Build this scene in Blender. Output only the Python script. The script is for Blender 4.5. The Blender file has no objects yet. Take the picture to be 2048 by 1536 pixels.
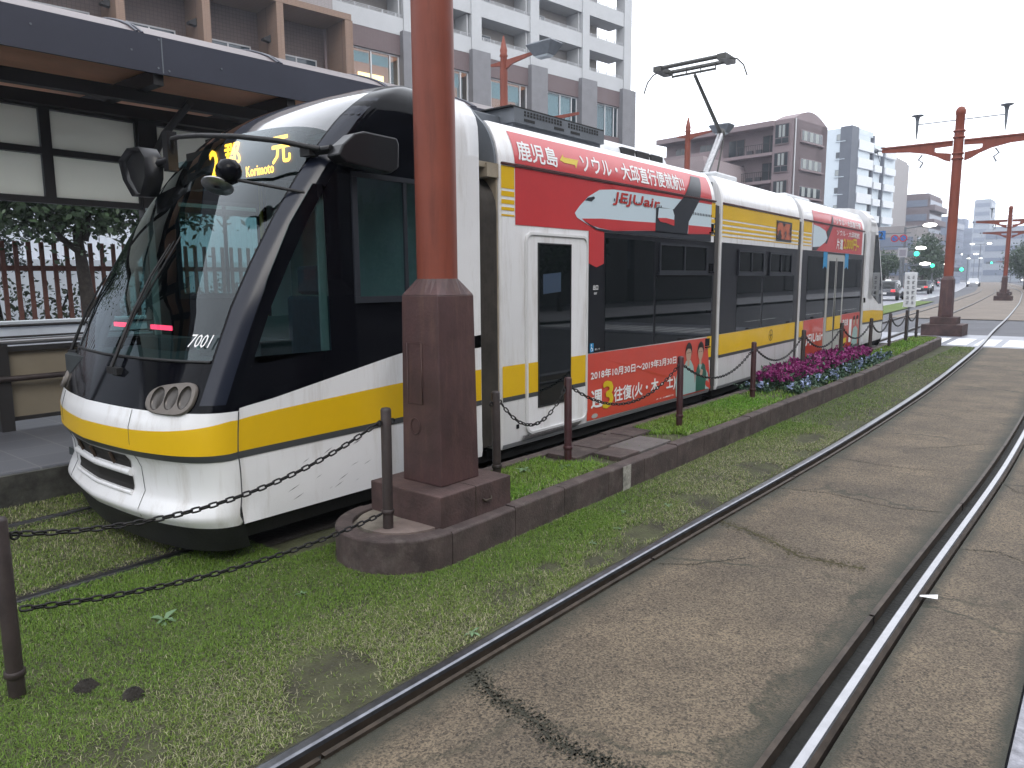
import bpy, bmesh, math, random
import numpy as np
from mathutils import Vector, Matrix
random.seed(7); rng = np.random.default_rng(11)
SC = bpy.context.scene; COL = SC.collection
R = math.radians; PI = math.pi
# ------------------------------------------------------------------ camera
cam = bpy.data.cameras.new('camera'); camo = bpy.data.objects.new('camera', cam); COL.objects.link(camo)
_r = Vector((.7749305, .63201498, -.00630686)); _d = Vector((.08424655, -.1131761, -.98999681)); _f = Vector((-.6264066, .7666474, -.1409487))
M = Matrix.Identity(4)
for i in range(3):
    M[i][0] = _r[i]; M[i][1] = -_d[i]; M[i][2] = -_f[i]
M.translation = Vector((0, 0, 1.74)); camo.matrix_world = M
cam.sensor_width = 36; cam.lens = 25.93; cam.clip_start = .05; cam.clip_end = 3000
SC.camera = camo
# ------------------------------------------------------------------ world: overcast evening sky
SUN_EL, SUN_AZ = R(42), R(120)
w = bpy.data.worlds.new('World'); SC.world = w; w.use_nodes = True
nt = w.node_tree; nt.nodes.clear()
out = nt.nodes.new('ShaderNodeOutputWorld'); bg = nt.nodes.new('ShaderNodeBackground')
sky = nt.nodes.new('ShaderNodeTexSky'); sky.sky_type = 'NISHITA'; sky.sun_disc = False
sky.sun_elevation = SUN_EL; sky.sun_rotation = SUN_AZ; sky.dust_density = 4; sky.air_density = 1.2
cl = nt.nodes.new('ShaderNodeMixRGB'); cl.inputs['Fac'].default_value = .80
geo = nt.nodes.new('ShaderNodeTexCoord'); nz = nt.nodes.new('ShaderNodeTexNoise'); nz.inputs['Scale'].default_value = 2.2; nz.inputs['Detail'].default_value = 6
ramp = nt.nodes.new('ShaderNodeValToRGB')
ramp.color_ramp.elements[0].position = .3; ramp.color_ramp.elements[0].color = (17.5, 18.0, 19.2, 1)
ramp.color_ramp.elements[1].position = .72; ramp.color_ramp.elements[1].color = (21.5, 22.2, 23.6, 1)
nt.links.new(geo.outputs['Generated'], nz.inputs['Vector']); nt.links.new(nz.outputs['Fac'], ramp.inputs['Fac'])
nt.links.new(sky.outputs['Color'], cl.inputs['Color1']); nt.links.new(ramp.outputs['Color'], cl.inputs['Color2'])
nt.links.new(cl.outputs['Color'], bg.inputs['Color']); bg.inputs['Strength'].default_value = .1
nt.links.new(bg.outputs['Background'], out.inputs['Surface'])
sun = bpy.data.lights.new('sun', 'SUN'); sun.energy = .6; sun.angle = R(25); sun.color = (1, .96, .9)
suno = bpy.data.objects.new('sun', sun); COL.objects.link(suno)
suno.rotation_euler = (PI / 2 - SUN_EL, 0, PI - SUN_AZ)
SC.view_settings.view_transform = 'Standard'; SC.view_settings.look = 'None'
SC.view_settings.exposure = 0.42; SC.view_settings.gamma = 1
try:
    SC.cycles.max_bounces = 6; SC.cycles.transparent_max_bounces = 16; SC.cycles.use_denoising = True
    SC.cycles.caustics_reflective = False; SC.cycles.caustics_refractive = False
except Exception: pass
# ------------------------------------------------------------------ materials
MATS = {}
DK = .74   # common scale of the albedos below, tuned together with the exposure
KEEP = {'red brown pole paint', 'tram yellow paint', 'advert red film', 'advert orange red film', 'tram white paint', 'advert white print', 'door frame grey white', 'frosted shelter panel', 'white road paint', 'pale sidewalk', 'notice white', 'orange canopy soffit', 'damp asphalt', 'pale roof unit', 'white balcony', 'pale blue white render', 'advert pale blue print', 'far window band', 'lamp glass', 'white corrugated sheet', 'white barrier paint'}
def pm(name, col, rough=.6, metal=0., nz=None, bump=None, coat=0., emit=None, spec=None, col2=None):
    """principled; nz = (scale, amount[, col2]) world space mottling; bump = (scale, strength)"""
    if name in MATS: return MATS[name]
    if name not in KEEP:
        col = tuple(c * DK for c in col); col2 = tuple(c * DK for c in col2) if col2 else None
    m = bpy.data.materials.new(name); m.use_nodes = True; t = m.node_tree; b = t.nodes['Principled BSDF']
    b.inputs['Base Color'].default_value = (*col, 1); b.inputs['Roughness'].default_value = rough; b.inputs['Metallic'].default_value = metal
    if coat: b.inputs['Coat Weight'].default_value = coat; b.inputs['Coat Roughness'].default_value = .06
    if spec is not None: b.inputs['Specular IOR Level'].default_value = spec
    if emit: b.inputs['Emission Color'].default_value = (*emit[0], 1); b.inputs['Emission Strength'].default_value = emit[1]
    if nz or bump:
        g = t.nodes.new('ShaderNodeNewGeometry')
    if nz:
        n = t.nodes.new('ShaderNodeTexNoise'); n.inputs['Scale'].default_value = nz[0]; n.inputs['Detail'].default_value = 7; n.inputs['Roughness'].default_value = .65
        t.links.new(g.outputs['Position'], n.inputs['Vector'])
        r = t.nodes.new('ShaderNodeValToRGB'); r.color_ramp.elements[0].position = .33; r.color_ramp.elements[1].position = .68
        a = nz[1]; lo = col2 if col2 else tuple(c * (1 - a) for c in col); hi = tuple(min(1, c * (1 + a * .6)) for c in col)
        r.color_ramp.elements[0].color = (*lo, 1); r.color_ramp.elements[1].color = (*hi, 1)
        t.links.new(n.outputs['Fac'], r.inputs['Fac']); t.links.new(r.outputs['Color'], b.inputs['Base Color'])
    if bump:
        n2 = t.nodes.new('ShaderNodeTexNoise'); n2.inputs['Scale'].default_value = bump[0]; n2.inputs['Detail'].default_value = 6
        t.links.new(g.outputs['Position'], n2.inputs['Vector'])
        bp = t.nodes.new('ShaderNodeBump'); bp.inputs['Strength'].default_value = bump[1]; bp.inputs['Distance'].default_value = .02
        t.links.new(n2.outputs['Fac'], bp.inputs['Height']); t.links.new(bp.outputs['Normal'], b.inputs['Normal'])
    MATS[name] = m; return m
def nodes_of(m): return m.node_tree, m.node_tree.nodes['Principled BSDF']
def glass(name, tint, refl, rough=.0):
    """thin pane: tinted see-through plus mirror reflection growing at grazing angles"""
    m = bpy.data.materials.new(name); m.use_nodes = True; t = m.node_tree; t.nodes.clear()
    o = t.nodes.new('ShaderNodeOutputMaterial'); tr = t.nodes.new('ShaderNodeBsdfTransparent'); gl = t.nodes.new('ShaderNodeBsdfGlossy')
    tr.inputs['Color'].default_value = (*tint, 1); gl.inputs['Roughness'].default_value = rough; gl.inputs['Color'].default_value = (.9, .97, 1, 1)
    lw = t.nodes.new('ShaderNodeLayerWeight'); lw.inputs['Blend'].default_value = .5
    pw = t.nodes.new('ShaderNodeMath'); pw.operation = 'POWER'; pw.inputs[1].default_value = 4.8
    mu = t.nodes.new('ShaderNodeMath'); mu.operation = 'MULTIPLY_ADD'; mu.inputs[1].default_value = .9; mu.inputs[2].default_value = refl; mu.use_clamp = True
    mx = t.nodes.new('ShaderNodeMixShader'); t.links.new(lw.outputs['Facing'], pw.inputs[0]); t.links.new(pw.outputs[0], mu.inputs[0]); t.links.new(mu.outputs[0], mx.inputs['Fac'])
    t.links.new(tr.outputs[0], mx.inputs[1]); t.links.new(gl.outputs[0], mx.inputs[2]); t.links.new(mx.outputs[0], o.inputs['Surface'])
    MATS[name] = m; return m
def tiles(name, c1, c2, mortar, w_, h_, axis, msize=.012, rough=.7, bias=0):
    """brick / tile pattern; axis gives which world axes drive it ('yz' walls, 'xy' floors)"""
    c1, c2, mortar = [tuple(v * DK for v in q) for q in (c1, c2, mortar)]
    m = bpy.data.materials.new(name); m.use_nodes = True; t, b = nodes_of(m)
    g = t.nodes.new('ShaderNodeNewGeometry'); s = t.nodes.new('ShaderNodeSeparateXYZ'); c = t.nodes.new('ShaderNodeCombineXYZ')
    t.links.new(g.outputs['Position'], s.inputs[0]); t.links.new(s.outputs[axis[0].upper()], c.inputs[0]); t.links.new(s.outputs[axis[1].upper()], c.inputs[1])
    k = t.nodes.new('ShaderNodeTexBrick'); k.inputs['Scale'].default_value = 1; k.inputs['Brick Width'].default_value = w_; k.inputs['Row Height'].default_value = h_
    k.inputs['Mortar Size'].default_value = msize; k.inputs['Color1'].default_value = (*c1, 1); k.inputs['Color2'].default_value = (*c2, 1); k.inputs['Mortar'].default_value = (*mortar, 1)
    k.offset = bias; t.links.new(c.outputs[0], k.inputs['Vector']); t.links.new(k.outputs['Color'], b.inputs['Base Color']); b.inputs['Roughness'].default_value = rough
    MATS[name] = m; return m
WHITE = pm('tram white paint', (.78, .78, .79), .28, nz=(1.3, .05), coat=.4)
def streaks(m, dirt, amount, scale):
    """rain streaked road film: noise stretched down the panel, over whatever colour the paint has"""
    t, b = nodes_of(m); g = t.nodes.new('ShaderNodeNewGeometry'); mp = t.nodes.new('ShaderNodeMapping'); mp.inputs['Scale'].default_value = scale
    n = t.nodes.new('ShaderNodeTexNoise'); n.inputs['Scale'].default_value = 1; n.inputs['Detail'].default_value = 8; n.inputs['Roughness'].default_value = .7
    r = t.nodes.new('ShaderNodeValToRGB'); r.color_ramp.elements[0].position = .50; r.color_ramp.elements[1].position = .78
    r.color_ramp.elements[0].color = (0, 0, 0, 1); r.color_ramp.elements[1].color = (amount, amount, amount, 1)
    mx = t.nodes.new('ShaderNodeMixRGB'); mx.inputs['Color2'].default_value = (*dirt, 1)
    src = b.inputs['Base Color'].links[0].from_socket
    t.links.new(g.outputs['Position'], mp.inputs['Vector']); t.links.new(mp.outputs[0], n.inputs['Vector']); t.links.new(n.outputs['Fac'], r.inputs['Fac'])
    t.links.new(r.outputs['Color'], mx.inputs['Fac']); t.links.new(src, mx.inputs['Color1']); t.links.new(mx.outputs[0], b.inputs['Base Color'])
streaks(WHITE, (.36, .31, .25), .55, (7, 7, .9))
YEL = pm('tram yellow paint', (.70, .435, .008), .38, coat=.12, nz=(2., .06), spec=.35)
GREYL = pm('tram grey line', (.075, .08, .085), .4)
BLACK = pm('gloss black paint', (.004, .0045, .007), .09, spec=.12)
BROW = pm('smoked brow panel', (.012, .016, .022), .06, coat=1., spec=.8)
PILLAR = pm('pillar sheen colour', (.014, .018, .032), .2, spec=.35)  # bluish sheen of the pillar edge, painted as a colour
MATTE = pm('black rubber', (.012, .012, .013), .6, nz=(9, .5), bump=(60, .2))
RED = pm('advert red film', (.53, .042, .046), .33, coat=.3, nz=(3., .06))
RED2 = pm('advert orange red film', (.55, .060, .038), .35, coat=.3, nz=(3., .06))
FILMW = pm('advert white print', (.80, .80, .80), .4)
FILMY = pm('advert yellow print', (.85, .62, .02), .4)
FILMD = pm('advert charcoal print', (.028, .032, .042), .35)
FILMB = pm('advert pale blue print', (.55, .66, .72), .35)
FILMG = pm('advert green print', (.03, .14, .10), .4)
SKIN = pm('advert skin print', (.60, .40, .30), .4)
HAIR = pm('advert hair print', (.02, .015, .014), .4)
CYAN = pm('advert blue print', (.02, .33, .68), .4)
SIDEGLASS = pm('dark tram window glass', (.006, .009, .010), .02, spec=.38)
FRAME = pm('dark window frame', (.030, .034, .044), .45, spec=.3)
CHROME = pm('brushed steel', (.55, .55, .56), .28, .9, nz=(30, .3))
GREYM = pm('roof grey metal', (.17, .19, .215), .5, nz=(3, .2), bump=(30, .05))
LGREY = pm('pale roof unit', (.62, .64, .66), .5, nz=(3, .1))
MIRB = pm('mirror housing', (.014, .014, .016), .32, spec=.35)
BELL = pm('bellows rubber', (.075, .066, .058), .65, nz=(6, .35))
BEIGE = pm('bellows beige frame', (.42, .36, .27), .6, nz=(5, .2))
WSGLASS = glass('windshield glass', (.40, .57, .57), .055)
CABGLASS = glass('cab side glass', (.38, .54, .54), .05)
INTER = pm('tram interior panel', (.16, .22, .22), .6, nz=(2, .2))
INTERL = pm('tram interior light panel', (.36, .42, .42), .6, nz=(2, .2))
DASH = pm('dashboard plastic', (.05, .06, .065), .55, nz=(5, .3))
SEATB = pm('driver seat fabric', (.03, .045, .07), .9, nz=(20, .3))
LED = pm('amber led', (.9, .4, .02), .5, emit=((1, .42, .03), 5))
REFLR = pm('red display reflection', (.9, .05, .08), .5, emit=((1, .04, .10), 3))  # reflection of the display, made as an emitting colour
LAMPG = pm('shaded headlight bowl', (.10, .09, .082), .25, .5)  # darkened so the shallow bowls read as shaded recesses
LAMPB = pm('headlight bezel', (.21, .185, .165), .5, .2, nz=(12, .15))
POLE = pm('red brown pole paint', (.210, .056, .035), .5, nz=(1.6, .16), bump=(120, .03), spec=.3)
streaks(POLE, (.09, .028, .02), .75, (16, 16, 1.3))
POLEB = pm('dark brown pole base paint', (.092, .046, .045), .55, nz=(3.5, .35), bump=(50, .12))
STONE = pm('brown kerb stone', (.088, .062, .058), .8, nz=(4.2, .5), bump=(70, .25))
STONEP = pm('pale weathered concrete', (.25, .22, .18), .85, nz=(5, .4), bump=(60, .25))
streaks(POLEB, (.15, .085, .06), .6, (14, 14, 2.0)); streaks(STONE, (.17, .15, .13), .55, (9, 9, 9))
STONEG = pm('grey paving slab', (.17, .15, .145), .75, nz=(5, .3), bump=(50, .2))
CHIP = pm('pale patched concrete', (.42, .40, .36), .85, nz=(16, .6), bump=(50, .2))
POST = pm('brown bollard paint', (.046, .032, .030), .55, nz=(9, .4), bump=(60, .1))
POSTR = pm('maroon bollard paint', (.062, .018, .022), .5, nz=(9, .35), bump=(60, .1))
CHAINM = pm('blackened chain steel', (.035, .033, .034), .42, .6, nz=(40, .5))
RAILT = pm('polished rail head', (.50, .50, .52), .30, 1., nz=(14, .14))
RAILG = pm('dull rail head', (.30, .31, .34), .32, 1., nz=(14, .3))
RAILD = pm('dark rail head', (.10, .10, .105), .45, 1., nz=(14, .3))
RAILS = pm('rusty rail side', (.085, .065, .050), .6, .5, nz=(10, .5))
SHADED_SOIL = pm('dark soil', (.024, .019, .014), .95, nz=(9, .5), bump=(40, .8))  # soil tone, darkened further to carry the shadow under the tram
FASC = pm('canopy grey metal', (.066, .070, .096), .42, .3, nz=(2, .08), bump=(400, .02))
ROOFP = pm('canopy roof sheet', (.15, .115, .115), .38, .0, spec=.4)
STEELD = pm('shelter dark steel', (.020, .018, .018), .55)
PANELW = pm('frosted shelter panel', (.82, .82, .76), .35, nz=(1.2, .04))
_t, _b = nodes_of(PANELW); _tr = _t.nodes.new('ShaderNodeBsdfTranslucent'); _tr.inputs['Color'].default_value = (.92, .93, .87, 1); _mx = _t.nodes.new('ShaderNodeMixShader'); _mx.inputs['Fac'].default_value = .6
_t.links.new(_b.outputs[0], _mx.inputs[1]); _t.links.new(_tr.outputs[0], _mx.inputs[2]); _t.links.new(_mx.outputs[0], _t.nodes['Material Output'].inputs['Surface'])
PANELT = pm('tan shelter panel', (.27, .23, .165), .6, nz=(2.5, .1), bump=(200, .03))
CEIL = pm('orange canopy soffit', (.80, .42, .25), .6, nz=(3, .1))
RIM = pm('railing steel', (.5, .5, .52), .3, .8)
WOOD = pm('brown fence slat', (.15, .058, .040), .7, nz=(6, .3))
BARK = pm('dark bark', (.050, .042, .036), .95, nz=(14, .5), bump=(40, .6))
def leafmat(name, a, b):
    m = pm(name, a, .55, nz=(1.8, .3), col2=b); return m
LEAF = leafmat('dark green leaves', (.060, .105, .045), (.022, .05, .022))
LEAF2 = leafmat('grey green leaves', (.06, .10, .07), (.03, .055, .045))
LEAF3 = leafmat('hedge leaves', (.05, .085, .035), (.015, .035, .014))
# ------------------------------------------------------------------ mesh helper
class MB:
    def __init__(s, T=None): s.v = []; s.f = []; s.mi = []; s.m = 0; s.T = T; s.sm = []; s.smooth = False
    def add(s, vs, fs, smooth=None):
        b = len(s.v)
        s.v += [tuple(s.T(*p)) if s.T else tuple(p) for p in vs]
        for f in fs: s.f.append([b + i for i in f]); s.mi.append(s.m); s.sm.append(s.smooth if smooth is None else smooth)
    def box(s, x0, x1, y0, y1, z0, z1):
        s.add([(x0, y0, z0), (x1, y0, z0), (x1, y1, z0), (x0, y1, z0), (x0, y0, z1), (x1, y0, z1), (x1, y1, z1), (x0, y1, z1)],
              [(0, 3, 2, 1), (4, 5, 6, 7), (0, 1, 5, 4), (1, 2, 6, 5), (2, 3, 7, 6), (3, 0, 4, 7)]); return s
    def frus(s, c, z0, z1, a0, b0, a1, b1):
        x, y = c
        s.add([(x - a0, y - b0, z0), (x + a0, y - b0, z0), (x + a0, y + b0, z0), (x - a0, y + b0, z0), (x - a1, y - b1, z1), (x + a1, y - b1, z1), (x + a1, y + b1, z1), (x - a1, y + b1, z1)],
              [(0, 3, 2, 1), (4, 5, 6, 7), (0, 1, 5, 4), (1, 2, 6, 5), (2, 3, 7, 6), (3, 0, 4, 7)]); return s
    def poly(s, pts): s.add(pts, [tuple(range(len(pts)))]); return s
    def grid(s, rows, smooth=True, closed=False):
        n = len(rows[0]); vs = [p for r in rows for p in r]; fs = []
        for i in range(len(rows) - 1):
            for j in range(n if closed else n - 1):
                k = (j + 1) % n; fs.append((i * n + j, i * n + k, (i + 1) * n + k, (i + 1) * n + j))
        s.add(vs, fs, smooth); return s
    def prism(s, pts, d):
        """closed outline pts (3d) extruded by vector d"""
        n = len(pts); vs = list(pts) + [(p[0] + d[0], p[1] + d[1], p[2] + d[2]) for p in pts]
        s.add(vs, [tuple(range(n - 1, -1, -1)), tuple(range(n, 2 * n))] + [(i, (i + 1) % n, n + (i + 1) % n, n + i) for i in range(n)]); return s
    def tube(s, pts, r, n=8, caps=True, closed=False):
        P = [Vector(p) for p in pts]; rs = r if isinstance(r, (list, tuple)) else [r] * len(P); rows = []; up0 = None
        for i, p in enumerate(P):
            if closed: d = (P[(i + 1) % len(P)] - P[i - 1])
            else: d = (P[min(i + 1, len(P) - 1)] - P[max(i - 1, 0)])
            d.normalize()
            u = Vector((0, 0, 1)) if up0 is None else up0
            a = d.cross(u)
            if a.length < 1e-3: a = d.cross(Vector((0, 1, 0)))
            a.normalize(); b = a.cross(d); up0 = b
            rows.append([p + (a * math.cos(2 * PI * k / n) + b * math.sin(2 * PI * k / n)) * rs[i] for k in range(n)])
        if closed: rows.append(rows[0])
        s.grid(rows, True, True)
        if caps and not closed: s.add(rows[0], [tuple(range(n))], False); s.add(rows[-1], [tuple(range(n - 1, -1, -1))], False)
        return s
    def lathe(s, prof, c=(0, 0, 0), n=20, smooth=True):
        """prof: list of (radius, z)"""
        rows = [[(c[0] + r * math.cos(2 * PI * k / n), c[1] + r * math.sin(2 * PI * k / n), c[2] + z) for k in range(n)] for r, z in prof]
        s.grid(rows, smooth, True)
        s.add(rows[0], [tuple(range(n - 1, -1, -1))], False); s.add(rows[-1], [tuple(range(n))], False); return s
    def build(s, name, mat, parent=None, bevel=0, shift=None):
        me = bpy.data.meshes.new(name)
        if shift: s.v = [(x + shift(y), y, z) for x, y, z in s.v]
        me.from_pydata(s.v, [], s.f)
        ms = mat if isinstance(mat, (list, tuple)) else [mat]
        for m in ms: me.materials.append(m)
        me.polygons.foreach_set('material_index', s.mi); me.polygons.foreach_set('use_smooth', s.sm); me.update()
        o = bpy.data.objects.new(name, me); COL.objects.link(o)
        if parent is not None:
            o.parent = parent
            if parent.type == 'EMPTY': o.matrix_parent_inverse = Matrix.Translation(-Vector(parent.location))
        if bevel:
            b = o.modifiers.new('bevel', 'BEVEL'); b.width = bevel; b.segments = 2; b.limit_method = 'ANGLE'; b.angle_limit = R(40); b.harden_normals = False
        return o
def merge_smooth(o, dist=1e-4):
    bm = bmesh.new(); bm.from_mesh(o.data); bmesh.ops.remove_doubles(bm, verts=bm.verts, dist=dist); bmesh.ops.recalc_face_normals(bm, faces=bm.faces); bm.to_mesh(o.data); bm.free(); return o
def tag(o, label=None, cat=None, group=None, kind=None):
    if label: o['label'] = label
    if cat: o['category'] = cat
    if group: o['group'] = group
    if kind: o['kind'] = kind
    return o
def thing(name, loc, label, cat, group=None):
    o = bpy.data.objects.new(name, None); o.empty_display_size = .2; COL.objects.link(o); o.location = loc
    return tag(o, label, cat, group)
def copy_tree(o, parent=None):
    c = o.copy(); COL.objects.link(c)
    if parent is not None: c.parent = parent
    for ch in [x for x in o.children]: copy_tree(ch, c)
    return c
TXT = {}
def text2d(body, bold=0.):
    """glyph outlines of Blender's own font as flat faces (unit size)"""
    c = bpy.data.curves.new('glyphs', 'FONT'); c.body = body; c.size = 1; c.offset = bold; c.resolution_u = 2
    o = bpy.data.objects.new('glyphs', c); COL.objects.link(o)
    ev = o.evaluated_get(bpy.context.evaluated_depsgraph_get()); me = ev.to_mesh()
    v = [tuple(p.co) for p in me.vertices]; f = [tuple(p.vertices) for p in me.polygons]
    ev.to_mesh_clear(); bpy.data.objects.remove(o); bpy.data.curves.remove(c)
    xs = [p[0] for p in v]; ys = [p[1] for p in v]
    return v, f, (min(xs), max(xs), min(ys), max(ys))
COVE = []
def lettering(mb, body, a0, a1, b0, b1, fn, bold=.02, slant=0., nrm=(1, 0, 0)):
    """fit text into a0..a1 x b0..b1 of the chart fn(a, b) -> xyz; heavy strokes are shifted copies 0.3 mm apart"""
    v, f, (x0, x1, y0, y1) = text2d(body, 0)
    sx = (a1 - a0) / (x1 - x0); sy = (b1 - b0) / (y1 - y0)
    bm = bmesh.new(); vs = [bm.verts.new((a0 + (p[0] - x0) * sx + slant * (p[1] - y0) * sy, b0 + (p[1] - y0) * sy, 0)) for p in v]
    for q in f:
        try: bm.faces.new([vs[i] for i in q])
        except ValueError: pass
    for zc in COVE:
        if b0 < zc < b1: bmesh.ops.bisect_plane(bm, geom=bm.verts[:] + bm.edges[:] + bm.faces[:], plane_co=(0, zc, 0), plane_no=(0, 1, 0))
    bm.verts.index_update(); P_ = [tuple(p.co) for p in bm.verts]; Q_ = [[p.index for p in q.verts] for q in bm.faces]; bm.free()
    w_ = bold * (b1 - b0) / (y1 - y0) * .8
    for k, (da, db) in enumerate([(0, 0)] if bold <= 0 else [(0, 0), (w_, 0), (-w_, 0), (0, w_), (0, -w_), (w_ * .7, w_ * .7), (-w_ * .7, -w_ * .7)]):
        e = .0003 * k; r_ = []
        for p in P_:
            q = fn(p[0] + da, p[1] + db); r_.append((q[0] + nrm[0] * e, q[1] + nrm[1] * e, q[2] + nrm[2] * e))
        mb.add(r_, Q_, False)
# ================================================================== SETTING
def smooth_interp(y, ys, xs):
    return float(np.interp(y, ys, xs))
RY = np.array([-6, 0, 4, 8.3, 13, 18, 22.7, 28, 40, 65, 106, 250.]); RX = np.array([-1.52, -1.50, -1.485, -1.42, -1.48, -1.67, -1.90, -2.25, -2.95, -4.7, -8.3, -26.])
LY = np.array([-6, 9, 13, 17.4, 26, 40, 65, 106, 250.]); LX = np.array([-5.34, -5.34, -5.46, -5.60, -5.97, -6.8, -8.6, -12.2, -30.])
def spline(y, Y, X):   # catmull-rom through the table
    i = int(np.clip(np.searchsorted(Y, y) - 1, 0, len(Y) - 2)); h = Y[i + 1] - Y[i]; t = (y - Y[i]) / h
    def sl(k):
        a, b = max(k - 1, 0), min(k + 1, len(Y) - 1); return (X[b] - X[a]) / (Y[b] - Y[a])
    h00 = 2 * t**3 - 3 * t**2 + 1; h10 = t**3 - 2 * t**2 + t; h01 = -2 * t**3 + 3 * t**2; h11 = t**3 - t**2
    return float(h00 * X[i] + h10 * h * sl(i) + h01 * X[i + 1] + h11 * h * sl(i + 1))
def trackR(y): return spline(y, RY, RX)
def trackL(y): return spline(y, LY, LX)
YS = list(np.arange(-6, 30, .5)) + list(np.arange(30, 110, 2.)) + list(np.arange(110, 251, 10.))
def strip(mb, fn0, fn1, y0, y1, z, smooth=False):
    ys = [y for y in YS if y0 <= y <= y1]
    if not ys or ys[0] > y0: ys.insert(0, y0)
    if ys[-1] < y1: ys.append(y1)
    mb.grid([[(fn0(y), y, z), (fn1(y), y, z)] for y in ys], smooth); return mb
ASPH = pm('asphalt', (.115, .118, .135), .75, nz=(.5, .22), bump=(150, .25))
ASPHW = pm('damp asphalt', (.21, .22, .26), .38, nz=(.6, .3), bump=(120, .15))
TURF = pm('thin turf soil', (.072, .080, .032), .95, nz=(4, .5), bump=(60, .6), col2=(.036, .030, .019))
PAVE = tiles('platform tiles', (.085, .09, .105), (.10, .105, .12), (.15, .15, .155), .42, .42, 'xy', .008, .55)
SIDEW = pm('pale sidewalk', (.32, .32, .34), .75, nz=(.9, .2), bump=(40, .1))
PAINT = pm('white road paint', (.70, .71, .72), .7, nz=(7, .25))
def concrete_track():
    m = bpy.data.materials.new('brown aggregate concrete'); m.use_nodes = True; t, b = nodes_of(m); L = t.links.new
    g = t.nodes.new('ShaderNodeNewGeometry'); uv = t.nodes.new('ShaderNodeUVMap'); sep = t.nodes.new('ShaderNodeSeparateXYZ'); L(uv.outputs[0], sep.inputs[0])
    def noise(s, d=6, r=.6):
        n = t.nodes.new('ShaderNodeTexNoise'); n.inputs['Scale'].default_value = s; n.inputs['Detail'].default_value = d; n.inputs['Roughness'].default_value = r; L(g.outputs['Position'], n.inputs['Vector']); return n
    def ramp(src, p0, c0, p1, c1):
        r = t.nodes.new('ShaderNodeValToRGB'); r.color_ramp.elements[0].position = p0; r.color_ramp.elements[1].position = p1
        r.color_ramp.elements[0].color = (*c0, 1); r.color_ramp.elements[1].color = (*c1, 1); L(src, r.inputs['Fac']); return r
    def mix(f, a, b_, mode='MIX'):
        x = t.nodes.new('ShaderNodeMixRGB'); x.blend_type = mode
        for k, s in (('Fac', f), ('Color1', a), ('Color2', b_)):
            if isinstance(s, (int, float)): x.inputs[k].default_value = s
            elif isinstance(s, tuple): x.inputs[k].default_value = (*s, 1)
            else: L(s, x.inputs[k])
        return x
    def math_(op, a, b_=None):
        x = t.nodes.new('ShaderNodeMath'); x.operation = op
        for i, s in enumerate((a, b_)):
            if s is None: continue
            if isinstance(s, (int, float)): x.inputs[i].default_value = s
            else: L(s, x.inputs[i])
        return x.outputs[0]
    base = ramp(noise(1.1).outputs['Fac'], .32, (.086, .069, .050), .68, (.154, .122, .084))
    # exposed aggregate: pale and dark grains
    vo = t.nodes.new('ShaderNodeTexVoronoi'); vo.inputs['Scale'].default_value = 130; L(g.outputs['Position'], vo.inputs['Vector'])
    gr = ramp(vo.outputs['Color'], .12, (.30, .29, .28), .75, (1.42, 1.38, 1.30))
    c = mix(.85, base.outputs['Color'], gr.outputs['Color'], 'MULTIPLY')
    sp = ramp(noise(75, 3).outputs['Fac'], .36, (.18, .16, .15), .46, (1, 1, 1)); c = mix(.8, c.outputs[0], sp.outputs['Color'], 'MULTIPLY')
    st = ramp(noise(2.6, 8, .7).outputs['Fac'], .36, (.45, .42, .42), .56, (1, 1, 1)); c = mix(.38, c.outputs[0], st.outputs['Color'], 'MULTIPLY')
    # moss and grime collecting along both rails
    edge = math_('ABSOLUTE', math_('SUBTRACT', sep.outputs['X'], .5))
    en = math_('ADD', edge, math_('MULTIPLY', math_('SUBTRACT', noise(4, 6).outputs['Fac'], .5), .16))
    er = ramp(en, .36, (0, 0, 0), .48, (1, 1, 1)); c = mix(er.outputs['Color'], c.outputs[0], (.030, .030, .020))
    # transverse cracks with moss
    wv = t.nodes.new('ShaderNodeTexVoronoi'); wv.feature = 'DISTANCE_TO_EDGE'; wv.inputs['Scale'].default_value = 1.
    mp = t.nodes.new('ShaderNodeMapping'); mp.inputs['Scale'].default_value = (.33, .62, 1); mp.inputs['Location'].default_value = (.31, .2, 0)
    dn = noise(3.2, 5); ad = t.nodes.new('ShaderNodeMixRGB'); ad.blend_type = 'ADD'; ad.inputs['Fac'].default_value = .35; L(g.outputs['Position'], ad.inputs['Color1']); L(dn.outputs['Color'], ad.inputs['Color2'])
    L(ad.outputs[0], mp.inputs['Vector']); L(mp.outputs[0], wv.inputs['Vector'])
    cr = ramp(wv.outputs['Distance'], .003, (1, 1, 1), .014, (0, 0, 0)); cm = math_('MULTIPLY', cr.outputs['Color'], ramp(noise(.9, 3).outputs['Fac'], .42, (.1, .1, .1), .6, (.85, .85, .85)).outputs['Color'])
    c = mix(cm, c.outputs[0], (.020, .022, .012))
    L(c.outputs[0], b.inputs['Base Color']); b.inputs['Roughness'].default_value = .8
    bp = t.nodes.new('ShaderNodeBump'); bp.inputs['Strength'].default_value = .5; bp.inputs['Distance'].default_value = .006; L(vo.outputs['Distance'], bp.inputs['Height']); L(bp.outputs[0], b.inputs['Normal'])
    return m
CONC = concrete_track()
def add_uv(o, fn):
    uv = o.data.uv_layers.new(name='UVMap')
    for lp in o.data.loops:
        uv.data[lp.index].uv = fn(o.data.vertices[lp.vertex_index].co)
# ground sheet
g = MB(); g.grid([[(x, y, -.075) for x in (-900, -200, -60, -20, 0, 20, 60, 200, 900)] for y in (-300, -60, -20, 0, 20, 60, 200, 500, 1500)], False)
tag(g.build('ground', ASPH), kind='structure')
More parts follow.
